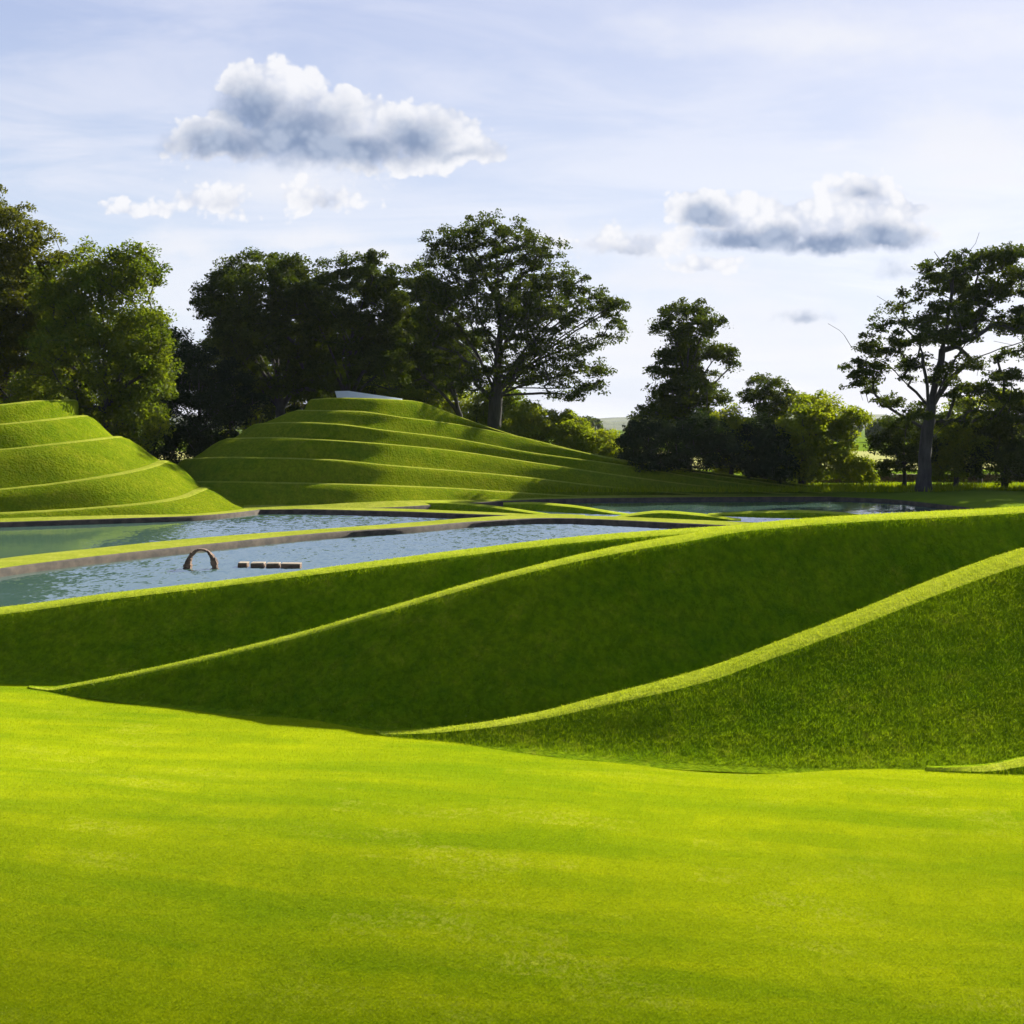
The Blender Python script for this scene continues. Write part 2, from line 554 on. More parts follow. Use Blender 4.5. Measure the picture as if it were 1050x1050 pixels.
# ------------------------------------------------------------------ ground
LZ = -1.5           # floor of the grassy hollow


def lawn_z(x, y):
    """level at the foot of the banks, then rolling off downhill towards the camera, more so at the left"""
    t = np.clip(28.5 - y, 0, 22)
    kx = .051 * (1 + np.clip(-x * .03, -.35, .45))
    fall = np.where(t < 10, kx * t * t / 2, kx * (50 + 10 * (t - 10)))
    return LZ - fall + 0.03 * np.sin(x * 0.5 + y * 0.31) + 0.02 * np.sin(x * 1.1 - y * 0.7)


gx = np.concatenate([np.linspace(-70, -30, 41)[:-1], np.linspace(-30, 30, 121), np.linspace(30, 70, 41)[1:]])
gy = np.concatenate([np.linspace(-60, 8, 60)[:-1], np.linspace(8, 44, 90)])
GX, GY = np.meshgrid(gx, gy)
lawn_v = np.stack([GX, GY, lawn_z(GX, GY)], -1)
lawn = mesh('lawn', lawn_v.reshape(-1, 3), grid_faces(len(gy), len(gx)), M['lawn'])
tag(lawn, kind='structure')

bed = mesh('pond_bed', [(-400, 43, -1.9), (400, 43, -1.9), (400, 120, -1.9), (-400, 120, -1.9)], [[0, 1, 2, 3]], M['mud'])
tag(bed, kind='structure')

tt = np.linspace(-1.7, 1.7, 220)
shore_f = spline([(-2000, 92), (-300, 92), (188, 97), (430, 106), (560, 108), (820, 108), (900, 105), (960, 98), (1020, 90), (1120, 78), (1300, 62), (2600, 50)])
sh = shore_f(CX + tt * F)
rows, zz = [], []
for off, z in ((0, -1.9), (0.0, -.05), (0.02, .33), (0.35, .42), (2, .6), (5, .8), (10, .95), (18, 1.0), (28, 1.0), (40, 1.0), (60, 1.0),
               (90, 1.0), (140, .9), (220, .8), (350, .6), (600, .5), (1000, 0.3), (1800, 0), (3200, 0), (6000, 0)):
    rows.append(sh + off); zz.append(z)
R = np.stack(rows)
Z = np.array(zz)[:, None] + 0.06 * np.sin(R * 0.9 + tt * 40) * (np.array(zz) > .5)[:, None]
ground_v = np.stack([R * tt, R, Z], -1).reshape(-1, 3)
gf = grid_faces(len(rows), len(tt))
ground = mesh('ground', ground_v, gf, [M['field'], M['stone']], mat_idx=[1] * (len(tt) - 1) * 2 + [0] * (len(gf) - 2 * (len(tt) - 1)))
tag(ground, kind='structure')

wn = spline([(-2600, 60), (-600, 46), (0, 42.3), (238, 42.2), (500, 44.6), (690, 46.9), (900, 49), (1300, 54), (2600, 60)])
wt = np.linspace(-1.5, 1.5, 120)
near = wn(CX + wt * F)
wv = np.concatenate([np.stack([near * wt, near, 0 * wt], -1), np.stack([110 * wt, 0 * wt + 110, 0 * wt], -1)])
water = mesh('water', wv, grid_faces(2, len(wt)), M['water'], smooth=False)
tag(water, kind='structure')


# ------------------------------------------------------------------ grass blades (bank and lawn turf in the near part)
def scatter(grid, nr, nc, rows, density, margin=60, dref=26.0):
    """random points + normals on a vertex grid where the camera's surroundings can see them"""
    g = grid.reshape(nr, nc, 3)
    pts, nrm = [], []
    for r in rows:
        a, b, c, d = g[r, :-1], g[r, 1:], g[r + 1, 1:], g[r + 1, :-1]
        for t0, t1, t2 in ((a, b, c), (a, c, d)):
            cr = np.cross(t1 - t0, t2 - t0)
            ar = np.linalg.norm(cr, axis=1) / 2
            cen = (t0 + t1 + t2) / 3
            yy = np.maximum(cen[:, 1], 1)
            px = CX + cen[:, 0] / yy * F
            py = CY + (EYE - cen[:, 2]) / yy * F
            ok = (px > -margin - 30) & (px < 1110 + margin) & (py < 1110 + margin) & (cen[:, 1] > 8)
            lam = ar * density * np.clip((dref / yy) ** 1.6, 0.25, 2.2) * ok
            k = rng.poisson(lam)
            i = np.repeat(np.arange(len(ar)), k)
            if len(i) == 0:
                continue
            r1, r2 = np.sqrt(rng.random(len(i)))[:, None], rng.random(len(i))[:, None]
            pts.append((1 - r1) * t0[i] + r1 * (1 - r2) * t1[i] + r1 * r2 * t2[i])
            nn = cr[i] / np.linalg.norm(cr[i], axis=1)[:, None]
            nn *= np.sign(nn[:, 2:3] + 1e-9)
            nrm.append(nn)
    if not pts:
        return np.zeros((0, 3)), np.zeros((0, 3))
    return np.concatenate(pts), np.concatenate(nrm)


def blades(name, sets, parent=None):
    """sets: list of (points, normals, length, width, lean, material)"""
    V, mi, mats = [], [], []
    for j, (p, nn, ln, wd, lean, mt) in enumerate(sets):
        k = len(p)
        mats.append(mt)
        if not k:
            continue
        up = nn * 0.55 + np.array([0, 0, .45])
        dr = up + rng.normal(0, lean, (k, 3))
        dr /= np.linalg.norm(dr, axis=1)[:, None]
        L = ln * rng.uniform(0.5, 1.25, k)[:, None]
        dist = np.clip(p[:, 1:2] / 26.0, .7, 1.8)
        s = rng.normal(0, 1, (k, 3)); s -= dr * (s * dr).sum(1)[:, None]
        s /= np.linalg.norm(s, axis=1)[:, None]
        w = wd * dist * rng.uniform(.6, 1.3, k)[:, None]
        V.append(np.stack([p - s * w / 2 - dr * .01, p + s * w / 2 - dr * .01, p + dr * L], 1).reshape(-1, 3))
        mi.append(np.full(k, j))
    V = np.concatenate(V)
    o = mesh(name, V, np.arange(len(V)).reshape(-1, 3), mats, parent=parent, smooth=False, mat_idx=np.concatenate(mi))
    o['kind'] = 'stuff'
    return o


p_, n_ = scatter(lawn_v, len(gy), len(gx), range(len(gy) - 1), 1000, margin=200)
blades('lawn_grass', [(p_, n_, .038, .008, .30, M['lawn_blade'])])


# ------------------------------------------------------------------ grass banks
def bank(name, label, pxs, foot_d, crest_y, width, slope_c, raise_=0.05, zf=LZ, back_z=-1.75, back_c=.8, n=170, density=520, blade=.14,
         group=None, face='bank', grass=True, graze=.97):
    """a long turf bank: steep face towards the camera, light strip of path turf on its crest, a slope down behind.
    foot_d, crest_y, width, raise_, slope_c: splines over the photo column."""
    px = np.linspace(pxs[0], pxs[1], n)
    d0, q, w = foot_d(px), (crest_y(px) - CY) / F, np.maximum(width(px) * .72, .05)
    c = slope_c(px) if callable(slope_c) else np.full(n, slope_c)
    rz = raise_(px) if callable(raise_) else np.full(n, raise_)
    # the photo shows where the bank's shade ends on the lawn: set crest and foot so that this sun puts it there
    xf = (px - CX) / F * d0
    tx, ty = np.gradient(xf), np.gradient(d0)
    nx_, ny_ = ty / np.hypot(tx, ty), -tx / np.hypot(tx, ty)
    cs = np.maximum(-(nx_ * math.sin(SUN_AZ) + ny_ * math.cos(SUN_AZ)) / math.tan(SUN_EL), c)
    kk = np.exp(-.5 * (np.arange(-30, 31) / 12.0) ** 2); kk /= kk.sum()
    cs = np.maximum(cs, np.convolve(np.pad(cs, 30, mode='edge'), kk, 'valid'))
    c = np.maximum(c, graze * cs)
    cs = c
    zl = (EYE - q * (d0 - zf * cs)) / (1 + q * cs)
    zl = np.maximum(zl, zf + .03)
    dl = d0 + cs * (zl - zf)
    h = zl - zf
    d0 = dl - c * h
    back_z = np.minimum(back_z, zl - .2)
    f = np.clip(h / .8, .04, 1)
    wob = (np.sin(px * .021) + .6 * np.sin(px * .057 + 1)) * .04 * f
    prof = [(d0 - .35 * f, zf - .02 + 0 * f), (d0 - .05 * f, zf + .05 * f)]
    for t in (.12, .25, .4, .55, .7, .84):
        prof.append((d0 + (dl - d0) * t + wob * math.sin(t * 5), zf + h * t - .10 * f * math.sin(math.pi * t)))
    prof += [(dl - .16 * f, zl - .13 * f), (dl - .03 * f, zl - .03 * f),
             (dl + .12 * np.minimum(w, 1), zl + .02 * f), (dl + w * .5, zl + .03 * f + rz * .6), (dl + w, zl + .02 * f + rz),
             (dl + w + .15, zl + rz - .08 * f), (dl + w + .2 + np.maximum(zl - back_z, .1) * back_c, 0 * zl + back_z)]
    g = np.stack([np.stack([(px - CX) / F * d, d, z], -1) for d, z in prof])
    nr = len(prof)
    v = g.reshape(-1, 3)
    lip = nr - 6           # index of the row where the path strip begins
    base = (float(v[:, 0].mean()), float(g[0, :, 1].mean()), zf)
    root = empty(name, base)
    tag(root, label, 'grass bank', group)
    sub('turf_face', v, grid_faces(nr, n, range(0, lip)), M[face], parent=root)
    sub('crest_path', v, grid_faces(nr, n, range(lip, lip + 3)), M['path'], parent=root)
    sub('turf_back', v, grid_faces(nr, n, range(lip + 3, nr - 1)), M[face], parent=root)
    if grass:
        pf, nf = scatter(v, nr, n, range(1, lip), density, margin=380)
        pp, np_ = scatter(v, nr, n, range(lip, lip + 3), density, margin=380)
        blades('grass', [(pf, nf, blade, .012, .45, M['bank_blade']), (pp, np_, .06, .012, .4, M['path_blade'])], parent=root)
    return root


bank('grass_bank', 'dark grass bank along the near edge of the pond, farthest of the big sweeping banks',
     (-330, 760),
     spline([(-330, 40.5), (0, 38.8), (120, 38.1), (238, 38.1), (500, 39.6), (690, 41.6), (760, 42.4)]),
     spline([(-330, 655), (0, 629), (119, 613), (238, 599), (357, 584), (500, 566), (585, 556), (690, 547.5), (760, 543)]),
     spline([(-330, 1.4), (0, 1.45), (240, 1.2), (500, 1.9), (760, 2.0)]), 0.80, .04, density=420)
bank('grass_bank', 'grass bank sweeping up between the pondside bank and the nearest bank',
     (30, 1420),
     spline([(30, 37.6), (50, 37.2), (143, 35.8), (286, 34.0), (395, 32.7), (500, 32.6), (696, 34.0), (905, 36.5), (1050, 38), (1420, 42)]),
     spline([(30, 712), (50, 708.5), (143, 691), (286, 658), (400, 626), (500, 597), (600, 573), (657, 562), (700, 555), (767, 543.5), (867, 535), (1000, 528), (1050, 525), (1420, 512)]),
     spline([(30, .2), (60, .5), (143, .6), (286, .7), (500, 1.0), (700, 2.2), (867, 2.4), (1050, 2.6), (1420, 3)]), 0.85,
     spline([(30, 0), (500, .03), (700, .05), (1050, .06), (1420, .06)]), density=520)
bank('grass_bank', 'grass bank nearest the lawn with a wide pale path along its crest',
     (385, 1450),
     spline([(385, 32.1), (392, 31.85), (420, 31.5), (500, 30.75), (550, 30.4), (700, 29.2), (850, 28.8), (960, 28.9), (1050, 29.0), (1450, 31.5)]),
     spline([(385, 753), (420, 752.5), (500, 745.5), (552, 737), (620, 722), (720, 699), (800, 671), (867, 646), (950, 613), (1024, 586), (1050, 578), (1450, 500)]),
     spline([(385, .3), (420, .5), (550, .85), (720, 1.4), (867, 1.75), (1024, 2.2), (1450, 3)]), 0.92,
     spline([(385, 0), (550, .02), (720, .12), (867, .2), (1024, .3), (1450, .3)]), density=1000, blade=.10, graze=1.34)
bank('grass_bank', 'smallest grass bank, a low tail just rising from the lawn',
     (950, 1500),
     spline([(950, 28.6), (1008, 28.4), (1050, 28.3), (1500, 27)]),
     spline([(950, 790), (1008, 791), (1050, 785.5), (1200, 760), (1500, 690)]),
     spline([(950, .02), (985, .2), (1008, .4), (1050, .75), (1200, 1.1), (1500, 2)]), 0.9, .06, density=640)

# low islands between the ponds: lens-shaped ridges of turf
def ridge(label, pxs, foot_y, crest, z0=.02, depth=2.2, c=1.4):
    px = np.linspace(pxs[0], pxs[1], 50)
    d0 = (EYE - z0) / ((foot_y(px) - CY) / F)
    q = (crest(px) - CY) / F
    z = (EYE - q * (d0 - z0 * c)) / (1 + q * c)
    z = np.maximum(z, z0 + .03)
    dl = d0 + c * (z - z0)
    prof = [(d0, 0 * px - .5), (d0 + .02, 0 * px + z0 + .02), (dl * .5 + d0 * .5, z0 + (z - z0) * .52), (dl - .2, z - .10), (dl + .25, z + .0), (dl + .7, z + .02), (dl + 1.0, z - .05),
            (dl + depth + (z - z0) * 2, 0 * px - .5)]
    g = np.stack([np.stack([(px - CX) / F * d, d, zz_], -1) for d, zz_ in prof])
    v, nr, n = g.reshape(-1, 3), len(prof), len(px)
    root = empty('grass_island', (float(v[:, 0].mean()), float(g[0, :, 1].mean()), 0))
    tag(root, label, 'grass island', 'low grass islands between the ponds')
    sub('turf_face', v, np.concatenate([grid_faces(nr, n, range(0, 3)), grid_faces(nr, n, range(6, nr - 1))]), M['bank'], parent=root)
    sub('crest_path', v, grid_faces(nr, n, range(3, 6)), M['path'], parent=root)


ridge('long low grass ridge at the foot of the terraced mound, tapering into the causeway', (300, 566),
      spline([(300, 519.5), (400, 521), (500, 525), (566, 529)]), spline([(300, 518), (362, 515), (450, 514.5), (490, 517.5), (566, 528)]))
ridge('low dark grass ridge at the far edge of the ponds, behind the causeway end', (516, 645),
      spline([(516, 521), (560, 524), (600, 526.5), (645, 528)]), spline([(516, 516), (540, 515.5), (580, 518), (634, 526), (645, 527.5)]))
ridge('small dome shaped grass island at the corner of the near pond', (628, 760),
      spline([(628, 532), (690, 533.5), (760, 534)]), spline([(628, 531), (650, 527), (677, 524.5), (715, 527), (760, 533)]))
ridge('low flat grass island in the far pond beside the long bank crest', (726, 895),
      spline([(726, 528.5), (800, 531), (895, 532)]), spline([(726, 527.5), (770, 525), (817, 524), (860, 526), (895, 530.5)]))


def causeway(name, label, px, top, low, wat, z=.36, w_end=None):
    """strip of lawn between two ponds on a stone kerb; top/low: far and near edge rows of its grass, from the photo"""
    dn = (EYE - z) / ((low(px) - CY) / F)
    df = np.maximum((EYE - z) / ((top(px) - CY) / F), dn + .6)
    prof = [(dn, -.6, 0), (dn, z - .03, 0), (dn + .14, z, 0), (dn + .2, z + .03, 1), ((dn + df) / 2, z + .07, 1), (df - .2, z + .03, 1), (df, z, 0), (df, -.6, 0)]
    n = len(px)
    g = np.stack([np.stack([(px - CX) / F * d, d, 0 * px + z_], -1) for d, z_, _ in prof])
    v, nr = g.reshape(-1, 3), len(prof)
    root = empty(name, (float(v[:, 0].mean()), float(v[:, 1].mean()), 0))
    tag(root, label, 'causeway')
    sub('stone_kerb', v, np.concatenate([grid_faces(nr, n, range(0, 3)), grid_faces(nr, n, range(5, nr - 1))]), M['stone'], parent=root)
    sub('grass_strip', v, grid_faces(nr, n, range(3, 5)), M['ledge'], parent=root)


causeway('causeway', 'long pale grass causeway on a brown stone kerb dividing the two ponds', np.linspace(-500, 600, 120),
         spline([(-500, 680), (0, 573), (100, 562), (200, 552), (350, 541), (420, 536), (477, 531.5), (568, 527), (600, 528)]),
         spline([(-500, 705), (0, 584), (67, 575), (100, 571), (200, 560), (350, 545.5), (420, 541), (491, 535), (563, 531.7), (600, 532)]), None)
causeway('causeway', 'short grass spit with stone kerb closing the right end of the near pond', np.linspace(592, 800, 40),
         spline([(592, 528.5), (650, 530.5), (720, 533.5), (800, 537)]), spline([(592, 532), (650, 534.5), (694, 536.8), (720, 538), (800, 542)]), None)
causeway('causeway', 'narrow grass shore with stone kerb between the far pond and the terraced mound', np.linspace(236, 575, 60),
         spline([(236, 519.5), (268, 520), (400, 521.6), (500, 525.3), (575, 528.8)]), spline([(236, 521.2), (268, 521.7), (400, 524.5), (500, 528.2), (575, 531)]), None)


# ------------------------------------------------------------------ terraced mounds
def terraced(name, label, lines, ends, d0, slope, tip, bend, u, lip=.11, rot=1, apron=1.5):
    """lines: splines y(px) of the terrace edges from the base up; ends: photo column where each edge meets the silhouette;
    tip: the other end of all edges; the far half mirrors the near half."""
    near_l, cen = [], []
    for k, (ln, e) in enumerate(zip(lines, ends)):
        px = e + (tip[k] - e) * u
        q = (ln(px) - CY) / F
        R = bend[k]
        span = 105.0
        t = np.clip((span - np.abs(px - e)) / span, 0, 1)
        bd = R * (1 - np.sqrt(np.maximum(1 - t * t, 0)))
        t2 = np.clip((40 - np.abs(px - tip[k])) / 40, 0, 1)
        bd = bd + 2.0 * (1 - np.sqrt(np.maximum(1 - t2 * t2, 0)))
        c = slope(px)
        D = d0(px) + bd
        z = (EYE - q * (D - .45 * c)) / (1 + q * c)
        z = np.maximum(z, .40 + .02 * k)
        d = D + c * (z - .45)
        near_l.append(np.stack([(px - CX) / F * d, d, z], -1))
    nu = len(u)
    rings = []
    edge = np.minimum(1, u / .14) ** .5 * np.minimum(1, (1 - u) / .08) ** .5
    back = near_l[-1][:, 1] + 5.5 * edge
    up_ = near_l[-1]
    for L in near_l[::-1]:
        # the far side falls away like the near side
        back = np.maximum(back + 1.1 * np.maximum(up_[:, 2] - L[:, 2], 0), L[:, 1] + 1.0)
        up_ = L
        Bk = L.copy()
        Bk[:, 1] = np.maximum(L[:, 1] + (back - L[:, 1]) * edge, np.where(u < .5, 2 * L[0, 1] - L[:, 1], 0))
        Bk[:, 0] = L[:, 0] / L[:, 1] * (L[:, 1] + (Bk[:, 1] - L[:, 1]) * (.5 if rot > 0 else 1.0))
        Bk[:, 2] -= (np.maximum(EYE - L[:, 2], 0) / L[:, 1] + .03) * (Bk[:, 1] - L[:, 1])
        rings.append(np.concatenate([L, Bk[1:-1][::-1]]))
    rings.reverse()
    nc = len(rings[0])
    rows, kind = [], []
    cen = [r.mean(0) for r in rings]

    def out_dir(r, c):
        # outward in plan from the ring's own axis line
        nrm = np.roll(r, -1, 0) - np.roll(r, 1, 0)
        o = np.stack([nrm[:, 1], -nrm[:, 0], 0 * nrm[:, 0]], -1)
        ln_ = np.linalg.norm(o, axis=1)[:, None]
        o = o / np.maximum(ln_, 1e-6)
        for _ in range(3):
            o = (np.roll(o, 1, 0) + o + np.roll(o, -1, 0)) / 3
        return o
    for k, r in enumerate(rings):
        o = out_dir(r, cen[k])
        if rot < 0:
            o = -o
        if k == 0:
            b = r.copy(); b[:, 2] = -.6
            e = r.copy(); e[:, 2] = .30
            e2 = r - o * .12; e2[:, 2] = .36
            rows += [b + o * apron, e + o * apron, e2 + o * apron]; kind += ['kerb', 'kerb', 'apron']
            rows += [r]; kind += ['face']
            continue
        up = np.array([0, 0, 1.0])
        low = rows[-1]
        hi = r - up * lip * .5
        dz = np.maximum((hi - low)[:, 2:3], 0)
        for t_, q_ in ((.3, .01), (.6, .05), (.85, .045)):
            rows.append(low + (hi - low) * t_ + o * q_ * dz * 1.2 + up * q_ * dz); kind.append('face')
        rows += [r - up * lip * .5, r - up * lip * .1 - o * .06, r + up * lip * .3 - o * .3, r + up * lip * .25 - o * .8]
        kind += ['lip', 'lip', 'lip', 'face']
    nr = len(rows)
    v = np.concatenate(rows)
    # uneven slumping of the turf between terraces
    root = empty(name, (float(cen[0][0]), float(cen[0][1]), .4))
    tag(root, label, 'grass mound')
    band = [i for i in range(nr - 1) if kind[i] == 'face']
    fl = rot < 0
    # subdivide each face band so that it bellies slightly
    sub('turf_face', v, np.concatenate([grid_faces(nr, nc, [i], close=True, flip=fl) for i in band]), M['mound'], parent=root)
    for i in range(nr - 1):
        if kind[i] == 'lip' and (i == 0 or kind[i - 1] != 'lip'):
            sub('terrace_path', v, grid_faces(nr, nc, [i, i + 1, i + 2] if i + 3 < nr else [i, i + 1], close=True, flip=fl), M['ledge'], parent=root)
    sub('stone_kerb', v, grid_faces(nr, nc, [0, 1], close=True, flip=fl), M['stone'], parent=root)
    sub('grass_apron', v, grid_faces(nr, nc, [2], close=True, flip=fl), M['ledge'], parent=root)
    # cap
    top = rows[-1]
    a, b = top[:nu], np.concatenate([top[:1], top[nu:][::-1], top[nu - 1:nu]])
    capv = np.concatenate([a, b])
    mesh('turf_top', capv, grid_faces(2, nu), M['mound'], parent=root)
    return root, rings


uu = np.concatenate([np.linspace(0, 1, 24)[:-1] ** 2 * .18, np.linspace(.18, 1, 70)])
UR = [517.5, 516.9, 516.6, 516.3, 516.0, 515.7, 515.3]
cm_lines = [
    spline([(120, 519), (205, 518), (300, 517.5), (430, 513), (600, 512), (980, 517)]),
    spline([(150, 494), (209, 494), (280, 495), (367, 497), (463, 500.5), (530, 505), (600, 509), (740, 511.5), (980, 516.8)]),
    spline([(188, 470.5), (230, 469), (330, 471), (400, 477), (527, 488), (617, 498.6), (726, 507.5), (850, 512), (980, 516.5)]),
    spline([(231, 449.5), (280, 448.7), (327, 450.7), (393, 455), (463, 461.7), (552, 475), (632, 487), (726, 499), (850, 509.5), (980, 516.2)]),
    spline([(261, 434.5), (300, 433), (347, 435), (393, 440.7), (463, 449), (545, 464), (632, 476), (726, 491.5), (850, 506), (980, 515.9)]),
    spline([(303, 420.5), (367, 421.7), (413, 427.7), (463, 434), (530, 447), (603, 465), (690, 481), (762, 491.5), (850, 504), (980, 515.6)]),
    spline([(318, 409.5), (345, 408), (425, 411), (463, 424), (505, 439), (563, 456), (653, 474), (762, 488.5), (865, 502.5), (980, 515.2)]),
]
mound, rings_c = terraced('grass_mound', 'big terraced grass mound with a white wedge on top', cm_lines,
                          [140, 160, 188, 231, 261, 303, 318], spline([(100, 92), (188, 92), (300, 92.6), (380, 94), (450, 98.5), (500, 102), (560, 105.5), (700, 108), (980, 109.5)]),
                          spline([(100, .85), (330, .9), (430, 1.25), (500, 1.5), (700, 1.6), (980, 1.6)]),
                          [985, 983, 981, 979, 977, 975, 972], [11, 10.5, 10, 9, 8, 6, 5], uu)

lm_lines = [
    spline([(-460, 548), (-150, 537), (0, 531.5), (133, 528), (200, 527), (250, 522.5), (270, 519.5)]),
    spline([(-460, 540), (0, 526.5), (133, 518), (190, 510), (214, 500.5)]),
    spline([(-430, 530), (0, 502), (113, 488), (160, 478), (172, 473)]),
    spline([(-400, 480), (0, 461), (60, 455), (110, 449.5), (126, 447.5)]),
    spline([(-370, 450), (0, 435), (45, 431), (91, 426)]),
    spline([(-340, 430), (-60, 418), (0, 415), (50, 410.5), (79, 410)]),
]
terraced('grass_mound', 'sunlit terraced grass mound cut by the photo edge', lm_lines,
         [272, 218, 174, 126, 91, 79], spline([(-460, 70), (0, 80.5), (133, 84), (200, 86), (258, 89)]),
         spline([(-460, 1.1), (0, 1.15), (130, 1.15), (258, 1.3)]), [-460, -450, -430, -400, -370, -340], [7, 7, 8, 8, 7, 6], uu, rot=-1, apron=1.3)

# white wedge on top of the big mound
wb = 107.6
z0 = float(np.interp(370, CX + rings_c[-1][:len(uu), 0] / rings_c[-1][:len(uu), 1] * F, rings_c[-1][:len(uu), 2])) - .05
wl, wm, wr, wtop = [(x - CX) / F * wb for x in (344.5, 358, 411, 342)]
m_, n, out = new_mat('frosted_glass')
cc = n.mix(n.noise(position(n), 1.2, 4), (.74, .80, .86), (.86, .90, .93))
df, tr, mx = n.new('ShaderNodeBsdfPrincipled'), n.new('ShaderNodeBsdfTranslucent'), n.new('ShaderNodeMixShader')
n.put(df.inputs['Base Color'], cc)
df.inputs['Roughness'].default_value = .2
n.put(tr.inputs[0], cc)
mx.inputs[0].default_value = .5
n.l.new(df.outputs[0], mx.inputs[1]); n.l.new(tr.outputs[0], mx.inputs[2])
n.l.new(mx.outputs[0], out.inputs[0])
hz = EYE - (400.8 - CY) / F * wb
wv = [(wl, wb + .9, z0), (wm, wb, z0), (wr, wb + .3, z0), (wr, wb + 1.5, z0), (wl, wb + 1.6, z0),
      (wtop, wb + .8, hz), (wm - .05, wb - .08, hz), (wr, wb + .3, z0 + .12), (wr, wb + 1.5, z0 + .12), (wtop, wb + 1.7, hz)]
wedge = mesh('wedge_panel', wv, [[0, 1, 6, 5], [1, 2, 7, 6], [2, 3, 8, 7], [3, 4, 9, 8], [4, 0, 5, 9], [5, 6, 7, 8, 9], [4, 3, 2, 1, 0]], m_, smooth=False)
tag(wedge, 'white wedge shaped panel lying on top of the big terraced mound', 'wedge')

# ------------------------------------------------------------------ stone arch and blocks in the near pond
M['brick'] = rough_mat('dark_stone', (.050, .030, .022), (.19, .115, .075), 3.0, .7, .9, .05)
M['pale_stone'] = rough_mat('pale_stone', (.17, .13, .09), (.36, .30, .23), 2.5, .5, .9, .03)


def block_verts(cen, tan, nor, L, T, D, jit=.012):
    t, nn, b = tan, nor, np.cross(tan, nor)
    out = []
    for sx_, sy_, sz_ in ((-1, -1, -1), (1, -1, -1), (1, 1, -1), (-1, 1, -1), (-1, -1, 1), (1, -1, 1), (1, 1, 1), (-1, 1, 1)):
        out.append(cen + t * (L / 2 * sx_) + nn * (T / 2 * sy_) + b * (D / 2 * sz_) + rng.normal(0, jit, 3))
    return out


BOX = [[3, 2, 1, 0], [4, 5, 6, 7], [0, 1, 5, 4], [1, 2, 6, 5], [2, 3, 7, 6], [3, 0, 4, 7]]


def bevel(o, w=.012):
    md = o.modifiers.new('bevel', 'BEVEL')
    md.width = w
    md.segments = 2
    md.limit_method = 'ANGLE'


da = EYE / ((583 - CY) / F)
ax, az_ = (206.5 - CX) / F * da, 0.0
half, rise = 14.2 / F * da, 21.5 / F * da
root = empty('stone_arch', (ax, da, 0))
tag(root, 'slender arch of rough dark stones standing in the near pond', 'arch')
ang = np.linspace(-.12, math.pi + .12, 20)
for side, nm in ((0, 'keystone_row'),):
    V, Fc = [], []
    for i in range(len(ang) - 1):
        a = (ang[i] + ang[i + 1]) / 2
        thick = .40 - .29 * max(0.0, math.sin(a)) ** .6
        cen_ = np.array([ax - math.cos(a) * half, da, rise * max(math.sin(a), -.2) * .93 - .02])
        tn = np.array([math.sin(a) * half, 0, math.cos(a) * rise]); tn /= np.linalg.norm(tn)
        nn = np.array([-tn[2], 0, tn[0]])
        seg = math.hypot(half * (math.cos(ang[i]) - math.cos(ang[i + 1])), rise * (math.sin(ang[i]) - math.sin(ang[i + 1])))
        Fc += [[k + len(V) for k in f] for f in BOX]
        V += block_verts(cen_, tn, nn, seg * 1.0, thick * rng.uniform(.72, 1.2), .34 * rng.uniform(.85, 1.1))
    o = mesh('arch_stones', V, Fc, M['brick'], parent=root, smooth=False)
    bevel(o)

# a row of four dark blocks with pale tops lying in the water
db = EYE / ((581 - CY) / F)
lo = [(245, 254.5), (258.5, 272), (275, 288), (290.3, 310)]
for k, (x0, x1) in enumerate(lo):
    cx_, L = ((x0 + x1) / 2 - CX) / F * db, (x1 - x0) / F * db
    labels = ['shortest stone block of the row in the pond, nearest the arch',
              'second dark stone block from the arch, between two gaps in the row',
              'third dark stone block from the arch, set close to the longest block',
              'longest dark stone block in the row, farthest from the arch']
    yk = db - .12 * k
    root = empty('stone_block', (cx_, yk, 0))
    tag(root, labels[k], 'stone block', 'row of stone blocks lying in the pond')
    V = block_verts(np.array([cx_, yk, .02]), np.array([1, 0, 0.]), np.array([0, 0, 1.]), L, .30, .55, .008)
    bevel(mesh('block_body', V, BOX, M['brick'], parent=root, smooth=False))
    V = block_verts(np.array([cx_, yk, .195]), np.array([1, 0, 0.]), np.array([0, 0, 1.]), L - .01, .05, .56, .006)
    bevel(mesh('block_top', V, BOX, M['pale_stone'], parent=root, smooth=False))


# ------------------------------------------------------------------ trees
def tube_mesh(segs, sides=6):
    """segs: list of (p0, p1, r0, r1) -> verts, quads"""
    p0 = np.array([s[0] for s in segs]); p1 = np.array([s[1] for s in segs])
    r0 = np.array([s[2] for s in segs]); r1 = np.array([s[3] for s in segs])
    ax_ = p1 - p0
    ln = np.linalg.norm(ax_, axis=1)[:, None]
    ax_ = ax_ / np.maximum(ln, 1e-6)
    p1 = p1 + ax_ * np.minimum(r1[:, None] * .3, ln * .2)
    ref = np.where(np.abs(ax_[:, 2:3]) > .9, np.array([[1., 0, 0]]), np.array([[0, 0, 1.]]))
    s = np.cross(ax_, ref); s /= np.linalg.norm(s, axis=1)[:, None]
    t = np.cross(ax_, s)
    a = np.arange(sides) * 2 * math.pi / sides
    ring = s[:, None, :] * np.cos(a)[None, :, None] + t[:, None, :] * np.sin(a)[None, :, None]
    v = np.concatenate([p0[:, None] + ring * r0[:, None, None], p1[:, None] + ring * r1[:, None, None]], 1)
    k = np.arange(sides); k1 = (k + 1) % sides
    f = np.stack([k, k1, k1 + sides, k + sides], 1)
    faces = (np.arange(len(segs)) * 2 * sides)[:, None, None] + f[None]
    return v.reshape(-1, 3), faces.reshape(-1, 4)


